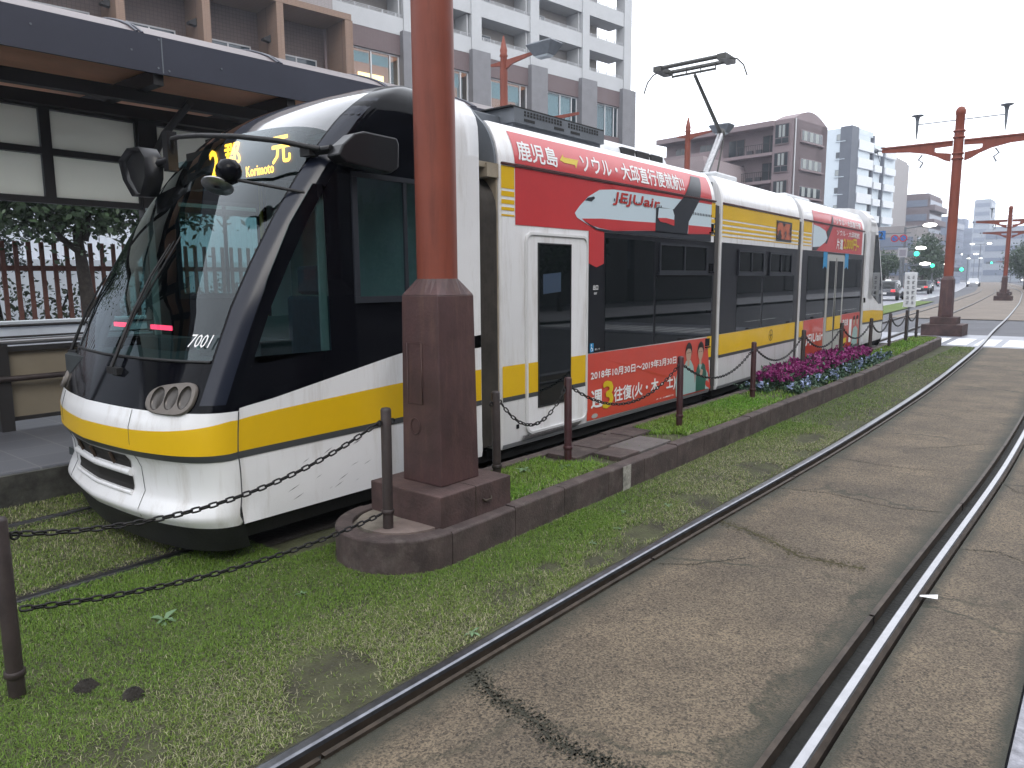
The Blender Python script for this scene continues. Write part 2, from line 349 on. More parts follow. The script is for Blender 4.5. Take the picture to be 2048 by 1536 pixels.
# damp pale road: left lane, crossing, far road
g = MB(); strip(g, lambda y: trackL(y) - 9.5, lambda y: trackL(y) - 3.2 if y > 24 else -8.9, -6, 250, -.066)
tag(g.build('road', ASPHW), kind='structure')
g = MB(); g.add([(-24, 21.6, -.06), (20, 21.6, -.06), (20, 26.6, -.06), (-24, 26.6, -.06)], [(0, 1, 2, 3)])
tag(g.build('crossing', ASPHW), kind='structure')
g = MB()
for k in range(26):
    x = -4.05 + k * .62
    g.add([(x, 22.4, -.052), (x + .46, 22.4, -.052), (x + .40, 24.9, -.052), (x - .06, 24.9, -.052)], [(0, 1, 2, 3)])
for k in range(20):
    x = -6.2 - k * .75
    g.add([(x, 22.4, -.052), (x + .46, 22.4, -.052), (x + .40, 24.9, -.052), (x - .06, 24.9, -.052)], [(0, 1, 2, 3)])
tag(g.build('crosswalk_marking', PAINT), kind='structure')
# right hand track bed of aggregate concrete
rl = lambda y: trackR(y) - .75; rr = lambda y: trackR(y) + .75
def bed(name, f0, f1, y0, y1, z, mat=CONC):
    g = MB(); strip(g, f0, f1, y0, y1, z); o = g.build(name, mat)
    add_uv(o, lambda co: ((co.x - f0(co.y)) / (f1(co.y) - f0(co.y)), co.y)); tag(o, kind='structure'); return o
bed('track_bed', lambda y: rl(y) + .10, lambda y: rr(y) - .112, -6, 21.7, -.022)
bed('track_bed_verge', lambda y: rr(y) + .05, lambda y: -.175 + min(0, (13 - y) * .04) , -6, 21.7, -.022)
bed('far_track_bed', lambda y: trackL(y) - 1.3, lambda y: trackR(y) + 1.5, 36, 250, -.045, pm('far track bed', (.24, .20, .165), .85, nz=(.6, .2)))
g = MB(); strip(g, lambda y: -.165 + min(0, (13 - y) * .04), lambda y: .02 + min(0, (13 - y) * .04), -6, 21.7, -.010)
tag(g.build('edge_line_marking', pm('worn edge strip', (.36, .36, .40), .7, nz=(20, .45), bump=(60, .3))), kind='structure')
# turf
g = MB()
ys = [y for y in YS if -6 <= y <= 21.8]
g.grid([[(-6.72, y, -.06), (-6.2, y, -.035), (-5.9, y, -.02), (-4.8, y, -.02), (-4.4, y, -.02), (-3.7, y, -.01), (-3.1, y, -.012), (rl(y) - .05, y, -.02)] for y in ys], True)
tag(g.build('turf_ground', TURF), kind='structure')
g = MB()
for dx in (-.75, .75):
    f_ = lambda y, d: trackL(y) + dx + d * (.13 + .035 * math.sin(y * 3.1 + dx) + .02 * math.sin(y * 8.3))
    strip(g, lambda y: f_(y, -1), lambda y: f_(y, 1), -6, 21.5, -.0135 if dx < 0 else -.0132)
strip(g, lambda y: -5.95, lambda y: -4.2 + .05 * math.sin(y * 4), 2.3, 21.5, -.0090)  # below the tram: dark sheet carrying the tram's shadow over the soil
tag(g.build('soil_shade_strip', SHADED_SOIL), kind='structure')
# rails
def rail(name, fx, label, y0=-6, y1=250, head=None, nar=False):
    ys = [y for y in YS if y0 <= y <= y1]
    p = [(-.036, -.07), (-.036, -.018), (-.030, -.004), (-.018, 0), (.018, 0), (.030, -.004), (.036, -.018), (.036, -.07)]
    if nar: p = [(-.036, -.07), (-.036, -.030), (-.030, -.008), (-.024, 0), (.010, 0), (.016, -.006), (.034, -.022), (.036, -.07)]
    g = MB(); g.grid([[(fx(y) + a, y, b) for a, b in p] for y in ys], False)
    for k, f in enumerate(g.f): g.mi[k] = 0 if 1 <= (k % 7) <= (4 if nar else 5) else 1
    o = g.build(name, [head or RAILT, RAILS]); tag(o, label, 'rail', 'tram rails'); return o
rail('tram_rail', rl, 'bright steel rail between the grass verge and the brown concrete', head=RAILG)
rail('tram_rail', rr, 'broad bright rail at the right with a deep groove beside it', nar=True)
rail('tram_rail', lambda y: trackL(y) - .75, 'rail in the grass on the platform side of the tram', -6, 120, RAILD)
rail('tram_rail', lambda y: trackL(y) + .75, 'rail in the grass under the near side of the tram', -6, 120, RAILD)
g = MB()   # flangeway: dark channel and guard lips beside both right-hand rails
strip(g, lambda y: rl(y) + .034, lambda y: rl(y) + .10, -6, 21.7, -.055)
strip(g, lambda y: rr(y) - .115, lambda y: rr(y) - .034, -6, 21.7, -.070)
tag(g.build('rail_groove', pm('dirty groove', (.020, .020, .016), .8, nz=(8, .6), bump=(40, .4))), kind='structure')
def lip(fx, w_, label, y0=-6, y1=21.7, gap=None):
    g = MB(); ys = [y for y in YS if y0 <= y <= y1]
    p = [(-w_, -.06), (-w_, -.006), (w_, -.006), (w_, -.06)]
    seg = 5
    for i in range(0, len(ys) - 1, seg):
        yy = ys[i:i + seg + 1]
        yy = yy[:-1] + [yy[-1] - .02]
        jx = random.uniform(-.004, .004)
        g.grid([[(fx(y) + a + jx, y, b) for a, b in p] for y in yy], False)
        g.add([(fx(yy[-1]) + a + jx, yy[-1], b) for a, b in p], [(0, 1, 2, 3)])
    tag(g.build('guard_rail', RAILS), label, 'guard rail', 'guard rails beside the track'); return g
lip(lambda y: rl(y) + .105, .011, 'thin guard strip beside the rail next to the grass')
lip(lambda y: rr(y) - .116, .012, 'segmented guard strip edging the deep groove at the right')
def crack(path, wd, blob, name='crack', mat=None):
    g = MB(); P_ = [np.array(p) for p in path]
    for a, b in zip(P_, P_[1:]):
        L_ = np.linalg.norm(b - a); d = (b - a) / L_; n_ = np.array((-d[1], d[0])); m_ = max(2, int(L_ / .03)); off = 0
        q = [a + (b - a) * k / m_ + n_ * random.gauss(0, wd * .5) * (0 < k < m_) for k in range(m_ + 1)]
        w_ = [wd * random.uniform(.25, 1.0) for _ in q]
        g.grid([[(*(p - n_ * w), -.0205), (*(p + n_ * w), -.0205)] for p, w in zip(q, w_)], False)
        for _ in range(int(blob * L_)):
            c_ = a + (b - a) * random.random() + n_ * random.gauss(0, wd * 3.2); r_ = random.uniform(.0015, .0055); k0 = random.uniform(0, 6)
            g.add([(c_[0] + r_ * math.cos(k0 + t_), c_[1] + r_ * 1.4 * math.sin(k0 + t_), -.0195) for t_ in (0, 1.3, 2.5, 3.8, 5.1)], [(0, 1, 2, 3, 4)])
    tag(g.build(name, mat or pm('dark crack moss', (.052, .050, .034), .95, nz=(40, .5))), kind='structure')
crack([(-2.13, 2.31), (-2.03, 2.26), (-1.92, 2.21), (-1.79, 2.2), (-1.66, 2.18), (-1.54, 2.12), (-1.46, 2.11), (-1.36, 2.14), (-1.26, 2.13), (-1.05, 2.15), (-.92, 2.12)], .010, 1500)
crack([(-2.11, 4.98), (-1.9, 4.92), (-1.68, 4.81), (-1.43, 4.64), (-1.31, 4.65), (-1.05, 4.68)], .012, 700, mat=pm('olive crack moss', (.085, .075, .03), .95, nz=(40, .4)))
for pth in ([(-2.05, 7.52), (-1.8, 7.47), (-1.44, 7.46), (-1.1, 7.55)], [(-2.1, 3.95), (-1.9, 4.1), (-1.69, 4.4)], [(-1.5, 8.4), (-1.3, 8.6), (-1.0, 9.04), (-.85, 9.1)], [(-2.1, 6.1), (-1.7, 6.2), (-1.2, 6.1), (-.9, 6.2)], [(-.68, 7.5), (-.5, 7.17), (-.25, 7.1)], [(-2.0, 11.3), (-1.5, 11.2), (-.9, 11.4)], [(-.67, 5.4), (-.45, 5.5), (-.25, 5.35)]):
    crack(pth, .0045, 120)
# platform
g = MB(); g.box(-9.2, -6.66, -6, 15, -.2, .25); o = g.build('platform', PAVE, bevel=.015); tag(o, kind='structure')
g = MB(); g.box(-6.66, -6.62, -6, 15, -.2, .235); tag(g.build('platform_edge', pm('mossy platform edge', (.07, .07, .06), .9, nz=(6, .6), bump=(40, .4))), kind='structure')
# island kerb
def kx(y): return -3.06 + min(0, -(y - 13) * .036 if y > 13 else 0)
def kback(y): return -3.93 + min(0, -(y - 13) * .03 if y > 13 else 0)
KH = .20; KW = .11
outer = []; inner = []
for k in range(0, 25):
    a = PI + 0 - k / 24 * PI  # from back (left) round the nose to the front
    outer.append((-3.495 - .435 * math.cos(PI - a) * 1.0, 3.15 - .44 * math.sin(a)))
outer = [(-3.495 + .435 * math.cos(PI + k / 24 * PI), 3.15 + .44 * math.sin(PI + k / 24 * PI)) for k in range(25)]
inner = [(-3.495 + .325 * math.cos(PI + k / 24 * PI), 3.15 + .33 * math.sin(PI + k / 24 * PI)) for k in range(25)]
g = MB()
def kerb_piece(o_, i_, h0=KH, m=0):
    n = len(o_); g.m = m
    rows = [[(*o_[k], -.1), (*o_[k], h0 - .012), (o_[k][0] + (i_[k][0] - o_[k][0]) * .1, o_[k][1] + (i_[k][1] - o_[k][1]) * .1, h0), (*i_[k], h0), (*i_[k], -.1)] for k in range(n)]
    g.grid(rows, False); g.add(rows[0], [(0, 1, 2, 3, 4)]); g.add(rows[-1], [(4, 3, 2, 1, 0)])
# curved stones of the nose
cuts = [0, 7, 13, 19, 24]
for a, b in zip(cuts, cuts[1:]):
    oo = outer[a:b + 1]; ii = inner[a:b + 1]
    oo = [((oo[0][0] * .985 + oo[1][0] * .015), (oo[0][1] * .985 + oo[1][1] * .015))] + oo[1:]
    kerb_piece(oo, ii)
y = 3.155; n = 0
while y < 21.2:
    L_ = .58 if n % 2 else .62; y2 = min(y + L_, 21.3)
    patch = 5.1 < y + .1 < 5.6
    yy = [y + .003, y2 - .003]; dz = random.uniform(-.006, .006)
    kerb_piece([(kx(v), v) for v in yy], [(kx(v) - KW, v) for v in yy], KH + dz)
    kerb_piece([(kback(v), v) for v in yy], [(kback(v) + KW, v) for v in yy], KH + dz)
    y = y2; n += 1
kerb_piece([(kx(21.3), 21.3), (-3.5, 21.75), (-3.75, 21.95), (-4.1, 21.9), (kback(21.3), 21.3)], [(kx(21.3) - .1, 21.25), (-3.56, 21.6), (-3.77, 21.75), (-4.0, 21.72), (kback(21.3) + .1, 21.25)])
kerb = g.build('kerb', STONE, bevel=.006); tag(kerb, kind='structure')
g = MB(); g.add([(-3.057, 5.20, .0), (-3.057, 5.31, .0), (-3.057, 5.31, .19), (-3.057, 5.20, .19)], [(0, 1, 2, 3)]); g.prism([(-3.056, 5.19, -.02), (-3.056, 5.31, -.02), (-3.056, 5.315, .19), (-3.056, 5.185, .192)], (.004, 0, 0))
tag(g.build('kerb_patch', CHIP), kind='structure')
g = MB(); ys = list(np.arange(3.2, 21.3, .5)) + [21.3]
g.poly([(x, y, KH - .03) for x, y in inner]); g.m = 1
g.grid([[(kback(y) + KW, y, KH - .035), (-3.5 + (kx(y) + 3.06), y, KH - .02), (kx(y) - KW, y, KH - .035)] for y in ys], True)
g.poly([(-4.07, 21.3, KH - .035), (-3.5, 21.3, KH - .035), (-3.45, 21.3, KH - .035), (-3.56, 21.6, KH - .035), (-3.77, 21.74, KH - .035), (-4.0, 21.7, KH - .035)])
tag(g.build('island_ground', [STONEP, TURF]), kind='structure')
g = MB()   # curved pale slabs of the nose (pieces of the cap)
for a0, a1 in ((0, 7), (7, 13), (13, 19), (19, 24)):
    pts = [(-3.495 + .30 * math.cos(PI + k / 24 * PI), 3.15 + .305 * math.sin(PI + k / 24 * PI)) for k in range(a0, a1 + 1)]
    g.m = 0 if a0 in (7, 0) else 1
    g.prism([(x * .985 - 3.495 * .015, y_ * .985 + 3.16 * .015, KH - .03) for x, y_ in pts] + [(-3.495, 3.14, KH - .03)], (0, 0, .028 + (.001 if a0 % 2 else 0)))
g.m = 1
tag(g.build('island_nose_slab', [STONEP, pm('pale brown slab', (.24, .185, .165), .85, nz=(5, .35), bump=(60, .2))]), kind='structure')
g = MB()
for (x0, x1, y0, y1, m) in ((-3.82, -3.5, 5.15, 5.55, 1), (-3.82, -3.55, 5.56, 6.2, 1), (-3.54, -3.19, 5.72, 6.32, 0), (-3.49, -3.19, 5.38, 5.71, 1), (-3.82, -3.55, 6.21, 6.6, 1)):
    g.m = m; g.box(x0 + .006, x1 - .006, y0 + .006, y1 - .006, KH - .04, KH + random.uniform(.004, .014))
tag(g.build('island_paving', [STONEG, STONE], bevel=.004), kind='structure')
# side walk on the far left, beyond the road
g = MB(); g.box(-24, -12.7, -6, 21, -.2, .06); tag(g.build('sidewalk', SIDEW), kind='structure')
g = MB(); strip(g, lambda y: trackL(y) - 18, lambda y: trackL(y) - 9.6, 27, 250, .07); tag(g.build('far_sidewalk', SIDEW), kind='structure')
g = MB(); strip(g, lambda y: trackR(y) + 11, lambda y: trackR(y) + 17, -6, 250, .07); tag(g.build('right_sidewalk', SIDEW), kind='structure')
g = MB(); strip(g, lambda y: trackL(y) - 3.6, lambda y: trackL(y) - 1.9, 24.5, 60, -.02); tag(g.build('grass_verge', pm('verge green', (.13, .20, .03), .9, nz=(3, .3), bump=(30, .5))), kind='structure')
g = MB()
for f0 in (lambda y: trackL(y) - 3.3, lambda y: trackL(y) - 6.3, lambda y: trackR(y) + 4.5):
    for y in np.arange(30, 150, 6.): strip(g, f0, lambda y, f0=f0: f0(y) + .15, y, y + 3.5, -.056)
tag(g.build('lane_marking', PAINT), kind='structure')

# ================================================================== TRAM
C = -5.32; HW = 1.23
def bend(y): return float(np.interp(y, [9.3, 12.9, 17.45, 20.3], [0, -.12, -.25, -.34]))
tram = thing('tram', (C, 11, 0), 'long white and yellow articulated tram with red airline adverts standing at the platform', 'tram')
def tb(mb, name, mat, parent=None, bevel=0, merge=False):
    o = mb.build(name, mat, parent if parent is not None else tram, bevel, shift=bend)
    if merge: merge_smooth(o)
    return o
SZ = np.array([.24, .30, .34, .42, .60, .70, .85, .95, 1.05, 1.25, 1.59, 1.87, 2.15, 2.40, 2.59, 2.75, 2.84, 2.95, 3.03, 3.10, 3.16, 3.205, 3.235, 3.25])
SYC = np.array([2.005, 1.965, 1.985, 2.03, 2.015, 1.95, 1.95, 1.985, 2.03, 2.12, 2.27, 2.43, 2.61, 2.79, 2.945, 3.09, 3.18, 3.32, 3.45, 3.60, 3.76, 3.92, 4.06, 4.16])
SYK = np.array([2.37, 2.34, 2.34, 2.36, 2.36, 2.35, 2.36, 2.37, 2.41, 2.49, 2.64, 2.79, 2.95, 3.12, 3.26, 3.39, 3.47, 3.60, 3.71, 3.83, 3.97, 4.08, 4.16, 4.19])
SHW = np.array([1.225, 1.235, 1.235, 1.23, 1.23, 1.23, 1.23, 1.23, 1.23, 1.23, 1.23, 1.23, 1.23, 1.23, 1.23, 1.23, 1.228, 1.222, 1.20, 1.15, 1.08, .98, .83, .62])
YR = 4.60; YB = 4.22; SWEEP = .115
def cab(c, z):
    yc = float(np.interp(z, SZ, SYC)); yk = float(np.interp(z, SZ, SYK)); hw = float(np.interp(z, SZ, SHW))
    if abs(c) <= 1:
        a = abs(c) * PI / 2; e = .77
        u = (1 if c >= 0 else -1) * hw * math.sin(a)**e; return (u, yk - (yk - yc) * max(0, math.cos(a))**e + SWEEP * max(0, -u), z)
    if c < 0: yk += SWEEP * hw
    return ((1 if c >= 0 else -1) * hw, yk + (abs(c) - 1) * (YR - yk), z)
class Far:  # maps front-cab coordinates to this cab: the far cab is the near one turned round
    pass
def make_cab(far):
    def YK(z, s=1): return float(np.interp(z, SZ, SYK)) + (SWEEP * float(np.interp(z, SZ, SHW)) if s < 0 else 0)
    F = (lambda u, y, z: (C - u, 22.2 - y, z)) if far else (lambda u, y, z: (C + u, y, z))
    def P(c, z, off=0.):
        p = cab(c, z)
        if off:
            e = 1e-3; a = Vector(cab(min(c + e, 2), z)) - Vector(cab(c - e, z)); b = Vector(cab(c, min(z + e, 3.249))) - Vector(cab(c, z - e))
            n = a.cross(b); n.normalize(); p = tuple(Vector(p) + n * off)
        return p
    FC = [-1 + 2 * k / 48 for k in range(49)]
    WS = .68
    top = tram
    def zb(y): return float(np.interp(y, [2.2, 2.6, 3.7, 4.22, 4.6], [.955, 1.0, 1.20, 1.26, 1.28]))
    sidewhite = far
    # lower white front
    g = MB(F); zs = [.24, .27, .30, .32, .34, .38, .42, .5, .6, .65, .70, .78, .85, .90, .955]
    g.grid([[P(c, z) for c in FC] for z in zs])
    for s in (1, -1):   # white sides below the black glazing band
        ycs = [YK(.6, s)] + list(np.linspace(2.55, YB, 12)) + [YR]
        rows = []
        for k in range(6):
            rows.append([(s * float(np.interp(.24 + (zb(y) - .24) * k / 5, SZ, SHW)), (YK(.24 + (zb(y) - .24) * k / 5, s) if j == 0 else y), .24 + (zb(y) - .24) * k / 5) for j, y in enumerate(ycs)])
        g.grid(rows)
        # white full height strip at the rear end
        y0 = 3.75 if sidewhite else YB
        zz = list(np.linspace(1.2, 2.7, 4)) + [2.75, 2.84, 2.95, 3.03, 3.10, 3.16, 3.205, 3.235, 3.25]
        g.grid([[(s * float(np.interp(z, SZ, SHW)), max(y, YK(z, s)), (z if z > 1.3 else zb(y))) for y in (y0 if z > 1.3 else y0, (y0 + YR) / 2, YR)] for z in zz])
    zt = 3.25
    g.add([(-.62, YB, zt), (.62, YB, zt), (.62, YR, zt), (-.62, YR, zt)], [(0, 1, 2, 3)])
    rear = [(float(np.interp(z, SZ, SHW)), YR, z) for z in SZ]; g.add(rear + [(-x, y, z) for x, y, z in reversed(rear)], [tuple(range(2 * len(rear)))])
    body = tb(g, 'cab_body', WHITE, merge=True)
    # black mask: below windshield, pillars, brow, roof
    g = MB(F); zs = list(np.linspace(.955, 1.25, 7)); g.grid([[P(c, z) for c in FC] for z in zs])
    ztop = lambda c: 2.83 - .10 * (c / WS)**2
    WL = .60; pc = [WS + (1 - WS) * k / 10 for k in range(11)]; pl = [WL + (1 - WL) * k / 12 for k in range(13)]
    for s, q in ((1, pc), (-1, pl)):
        g.grid([[P(s * c, 1.25 + (ztop(q[0]) - 1.25) * k / 22) for c in q] for k in range(23)])
    if far: tb(g, 'cab_mask', BLACK, merge=True); g = MB(F)
    N = 12
    def brow(c, k):
        z0 = ztop(c) if -WL <= c <= WS else ztop(WS if c > 0 else WL)
        return z0 + (3.25 - z0) * (k / N)**.8
    cc = [-c for c in reversed(pl)] + [-WL + (WS + WL) * k / 24 for k in range(1, 24)] + pc
    gb = MB(F); cb = [c for c in cc if -WL - .001 <= c <= WS + .001]; gb.grid([[P(c, brow(c, k)) for c in cb] for k in range(N + 1)])
    for cs_ in ([c for c in cc if c <= -WL + .001], [c for c in cc if c >= WS - .001]): g.grid([[P(c, brow(c, k)) for c in cs_] for k in range(N + 1)])
    last = [P(c, 3.25) for c in cc]; g.add(last + [(.62, YB, 3.25), (-.62, YB, 3.25)], [tuple(range(len(last) + 2))])
    yend = 3.75 if sidewhite else YB
    zz = [ztop(WS)] + [brow(1, k) for k in range(1, N + 1)]
    for s in (1, -1):
        g.grid([[(s * float(np.interp(z, SZ, SHW)), y0 + (max(YB, y0) - y0) * k / 3 if True else 0, z) for k in range(4) for y0 in [YK(z, s)]] for z in zz])
    mask = tb(g, 'cab_roof' if far else 'cab_mask', WHITE if far else BLACK, merge=True)
    tb(gb, 'cab_brow', WHITE if far else BROW, mask, merge=True)
    # black side panel with window openings
    SWR = [(2.44, 1.22), (3.08, 1.27), (3.06, 2.36), (2.985, 2.36), (2.80, 2.10), (2.62, 1.75), (2.50, 1.42)]
    SW2 = [(3.33, 1.62), (4.12, 1.62), (4.12, 2.44), (3.33, 2.44)]
    for s in (1, -1):
        SW = SWR if s > 0 else [(y + (.13 if y < 3 else 0), z) for y, z in SWR]
        outer_ = [(YK(z, s), z) for z in np.linspace(.97, ztop(WS), 24)] + [(YB, ztop(WS))] + [(y, zb(y)) for y in np.linspace(YB, 2.45 if s > 0 else 2.56, 12)]
        bm = bmesh.new()
        for loop in ((outer_,) if far else (outer_, SW, SW2)):
            vs = [bm.verts.new(F(s * HW, y, z)) for y, z in loop]
            for i in range(len(vs)): bm.edges.new((vs[i], vs[(i + 1) % len(vs)]))
        bmesh.ops.triangle_fill(bm, use_beauty=True, use_dissolve=False, edges=bm.edges[:])
        bmesh.ops.recalc_face_normals(bm, faces=bm.faces)
        me = bpy.data.meshes.new('cab_side'); bm.to_mesh(me); bm.free(); me.materials.append(BLACK if not far else WHITE)
        for v in me.vertices: v.co.x += bend(v.co.y)
        o = bpy.data.objects.new('cab_side', me); COL.objects.link(o); o.parent = tram; o.matrix_parent_inverse = Matrix.Translation(-Vector(tram.location))
        if far:
            if s < 0: g = MB(F); g.poly([(-HW - .005, y, z) for y, z in ((3.85, 1.34), (3.05, 1.10), (2.74, 1.10), (2.80, 1.5), (3.12, 2.05), (3.50, 2.68), (3.80, 2.68))]); tb(g, 'window_pane', SIDEGLASS, o)
            continue
        # panes, set 8 mm inside
        g = MB(F); g.poly([(s * (HW - .008), y, z) for y, z in SW]); tb(g, 'window_pane', CABGLASS, o)
        g = MB(F); g.poly([(s * (HW - .008), y, z) for y, z in SW2]); tb(g, 'window_pane', CABGLASS, o)
        g = MB(F); x0, x1 = (HW - .004, HW + .014)
        for a, b in (((3.29, 1.58), (4.16, 1.625)), ((3.29, 2.435), (4.16, 2.47)), ((3.29, 1.626), (3.335, 2.434)), ((4.115, 1.626), (4.16, 2.434)), ((3.76, 1.63), (3.79, 2.43))):
            g.box(*sorted((s * x0, s * x1)), a[0], b[0], a[1], b[1])
        tb(g, 'window_frame', FRAME, o)
        if not far:  # grey-green blind strip seen inside the quarter window
            g = MB(F); g.box(*sorted((s * (HW - .05), s * (HW - .03))), 3.03, 3.085, 1.27, 2.36); tb(g, 'window_post', INTERL, o)
    # windshield
    g = MB(F); cw = [-WL + (WS + WL) * k / 32 for k in range(33)]
    g.grid([[P(c, 1.25 + (ztop(c) - 1.25) * k / 26) for c in cw] for k in range(27)])
    ws = tb(g, 'windshield', SIDEGLASS if far else WSGLASS, merge=True)
    g = MB(F)   # lower windshield gasket and pillar ridge
    g.tube([P(c, 1.252, .004) for c in cw], .010, 6)
    tb(g, 'windshield_gasket', MATTE, ws)
    # pillar strip, its bluish sheen put into the colour
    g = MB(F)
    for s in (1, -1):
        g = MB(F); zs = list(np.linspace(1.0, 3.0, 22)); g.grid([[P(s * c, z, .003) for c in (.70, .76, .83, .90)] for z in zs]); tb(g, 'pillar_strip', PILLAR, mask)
    # yellow stripe and grey line, wrapped round the nose and along the flanks
    def ytop(c, y): return .825 + .075 * min(1, abs(c) / .95)**2 if abs(c) < 1 else float(np.interp(y, [2.3, 2.7, 3.7, 4.6], [.90, .93, .98, .99]))
    def ybot(c, y): return .70 if abs(c) < 1 else float(np.interp(y, [2.3, 3.7, 4.6], [.705, .72, .73]))
    cols = [(c, None) for c in FC] + [(1, y) for y in np.linspace(2.45, 4.595, 12)]
    cols = [(-1, y) for y in np.linspace(4.595, 2.56, 12)] + cols
    def Q(c, y, z, off):
        if y is None: return P(c, z, off)
        return (c * (HW + off), y, z)
    for nm, lo, hi, mt, off in (('yellow_stripe', ybot, ytop, YEL, .003), ('grey_line', lambda c, y: ybot(c, y) - .042, lambda c, y: ybot(c, y), GREYL, .004)):
        g = MB(F); rows = []
        for k in range(5):
            rows.append([Q(c, y, lo(c, y or 2.3) + (hi(c, y or 2.3) - lo(c, y or 2.3)) * k / 4, off) for c, y in cols])
        g.grid(rows); tb(g, nm, mt, body)
    if not far:
        rs_ = random.Random(3)
        for q in range(16):
            y_, z_, l_ = rs_.uniform(2.45, 3.35), rs_.uniform(.30, .60), rs_.uniform(.03, .10); dz_ = l_ * rs_.uniform(.25, .5)
            g = MB(F); g.poly([(HW + .0015, y_, z_), (HW + .0015, y_ + l_ * .5, z_ + dz_ * .4), (HW + .0015, y_ + l_, z_ + dz_), (HW + .0015, y_ + l_ * .45, z_ + dz_ * .52)]); tb(g, 'scuff_mark', pm('scuff grey', (.24, .24, .25), .7), body)
    # panel seams
    g = MB(F)
    for s in (1, -1): g.tube([P(s * 1.0, z, .004) for z in np.linspace(.25, .95, 12)], .0035, 5)
    tb(g, 'panel_seam', GREYL, body)
    for c in (.27, -.27): g = MB(F); g.tube([P(c, z, .003) for z in np.linspace(.26, .95, 14)], .002, 4); tb(g, 'panel_seam', GREYL, body)
    # rubber skirt under the bumper
    g = MB(F); zs = [.07, .12, .18, .238]
    def sk(c, z):
        u, y, _ = cab(c, .26); k = 1 - (.24 - z) * .35
        return (u * (1 - (.24 - z) * .25), y + (.24 - z) * .35 + .01, z)
    g.grid([[sk(c, z) for c in FC] for z in zs]); g.add([sk(c, .07) for c in FC], [tuple(range(len(FC)))])
    for s in (1, -1): g.grid([[(s * (1.19 - (.24 - z) * .3), y, z) for y in (2.4, 3.2, 4.6)] for z in (.13, .238)])
    tb(g, 'bumper_skirt', MATTE)
    # grille: two flat sheets painted dark like shaded openings, with a white bar, standing in a raised frame
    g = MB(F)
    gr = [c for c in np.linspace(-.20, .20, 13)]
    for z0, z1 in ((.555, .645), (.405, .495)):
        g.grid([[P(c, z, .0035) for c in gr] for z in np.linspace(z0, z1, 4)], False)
    gri = tb(g, 'grille', pm('grille opening shade', (.012, .010, .008), .8))
    g = MB(F)
    g.tube([P(c, .525, .006) for c in gr], .024, 8); g.tube([P(c, .388, .004) for c in gr], .016, 6)
    tb(g, 'grille_bar', WHITE, gri)
    for c in (-.1, 0, .1): g = MB(F); g.tube([P(c, z, .008) for z in (.56, .64)], .012, 5); tb(g, 'grille_support', pm('grille brown', (.07, .045, .03), .7), gri)
    # headlights: raised bezel with three shallow bowls, recess shade put into their dark colour
    for s in (1, -1):
        n = 32; c0, c1, za, zc = .345, .665, .092, 1.03; cmid = (c0 + c1) / 2
        ring = []
        for k in range(n):
            a = 2 * PI * k / n; ex = abs(math.cos(a))**.6 * (1 if math.cos(a) > 0 else -1); ez = abs(math.sin(a))**.8 * (1 if math.sin(a) > 0 else -1)
            ring.append((cmid + ex * (c1 - c0) / 2, zc + ez * za * (1 + .14 * ex) + .012 * ex))
        cen = [(cmid + (c - cmid) * .95, zc + (z - zc) * .93) for c, z in ring]
        holes = []
        for k in range(3):
            cm = c0 + (c1 - c0) * (.24 + .27 * k); holes.append((cm, [(cm + .041 * math.cos(a), zc + .004 + .012 * (k - 1) * .6 + .068 * math.sin(a)) for a in [2 * PI * j / 24 for j in range(24)]]))
        g = MB(F); g.grid([[P(s * c, z, .001) for c, z in ring], [P(s * c, z, .014) for c, z in ring], [P(s * c, z, .022) for c, z in cen]], True, True)
        hl = tb(g, 'headlight_unit', LAMPB)
        bm = bmesh.new()
        for lp in [cen] + [h[1] for h in holes]:
            vs = [bm.verts.new(F(*P(s * c, z, .022))) for c, z in lp]
            for i in range(len(vs)): bm.edges.new((vs[i], vs[(i + 1) % len(vs)]))
        bmesh.ops.triangle_fill(bm, use_beauty=True, use_dissolve=False, edges=bm.edges[:]); bmesh.ops.recalc_face_normals(bm, faces=bm.faces)
        me = bpy.data.meshes.new('headlight_face'); bm.to_mesh(me); bm.free(); me.materials.append(LAMPB)
        for v in me.vertices: v.co.x += bend(v.co.y)
        o = bpy.data.objects.new('headlight_face', me); COL.objects.link(o); o.parent = hl
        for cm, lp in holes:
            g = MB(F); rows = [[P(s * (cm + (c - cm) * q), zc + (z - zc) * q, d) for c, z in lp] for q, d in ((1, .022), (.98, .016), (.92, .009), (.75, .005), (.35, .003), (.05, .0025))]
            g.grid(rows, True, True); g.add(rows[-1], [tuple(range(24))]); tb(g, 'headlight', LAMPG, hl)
    if far: return
    # wipers
    for pts in ([(.084, 1.17), (.086, 1.27), (.09, 1.52), (.097, 1.76), (.115, 1.97)], [(-.5, 1.2), (-.48, 1.3), (-.42, 1.5), (-.30, 1.75)]):
        g = MB(F); g.tube([P(c, z, .035) for c, z in pts], [.013, .013, .010, .007, .005][:len(pts)], 6)
        g.tube([P(c + .012, z + .02, .032) for c, z in pts[1:]], .005, 5)
        g.tube([P(pts[2][0] - .015, pts[2][1] - .1, .02), P(pts[-1][0] + .02, pts[-1][1] + .06, .018)], .007, 5)
        p = P(pts[0][0], pts[0][1] - .01, .015); g.box(p[0] - .06, p[0] + .09, p[1] - .02, p[1] + .02, p[2] - .025, p[2] + .02)
        tb(g, 'wiper', MATTE)
    # mirrors: long arm over the windshield to the platform side, boxes both sides
    g = MB(F)
    arm = [(1.24, 3.04, 2.58), (1.05, 2.87, 2.63), (.74, 2.76, 2.68), (.29, 2.75, 2.74), (-.1, 2.80, 2.785), (-.40, 2.90, 2.82), (-.50, 2.95, 2.80), (-.54, 2.96, 2.72)]
    g.tube(arm, .018, 8); g.box(1.10, 1.2, 2.99, 3.06, 2.54, 2.61); mr = tb(g, 'mirror_arm', MATTE)
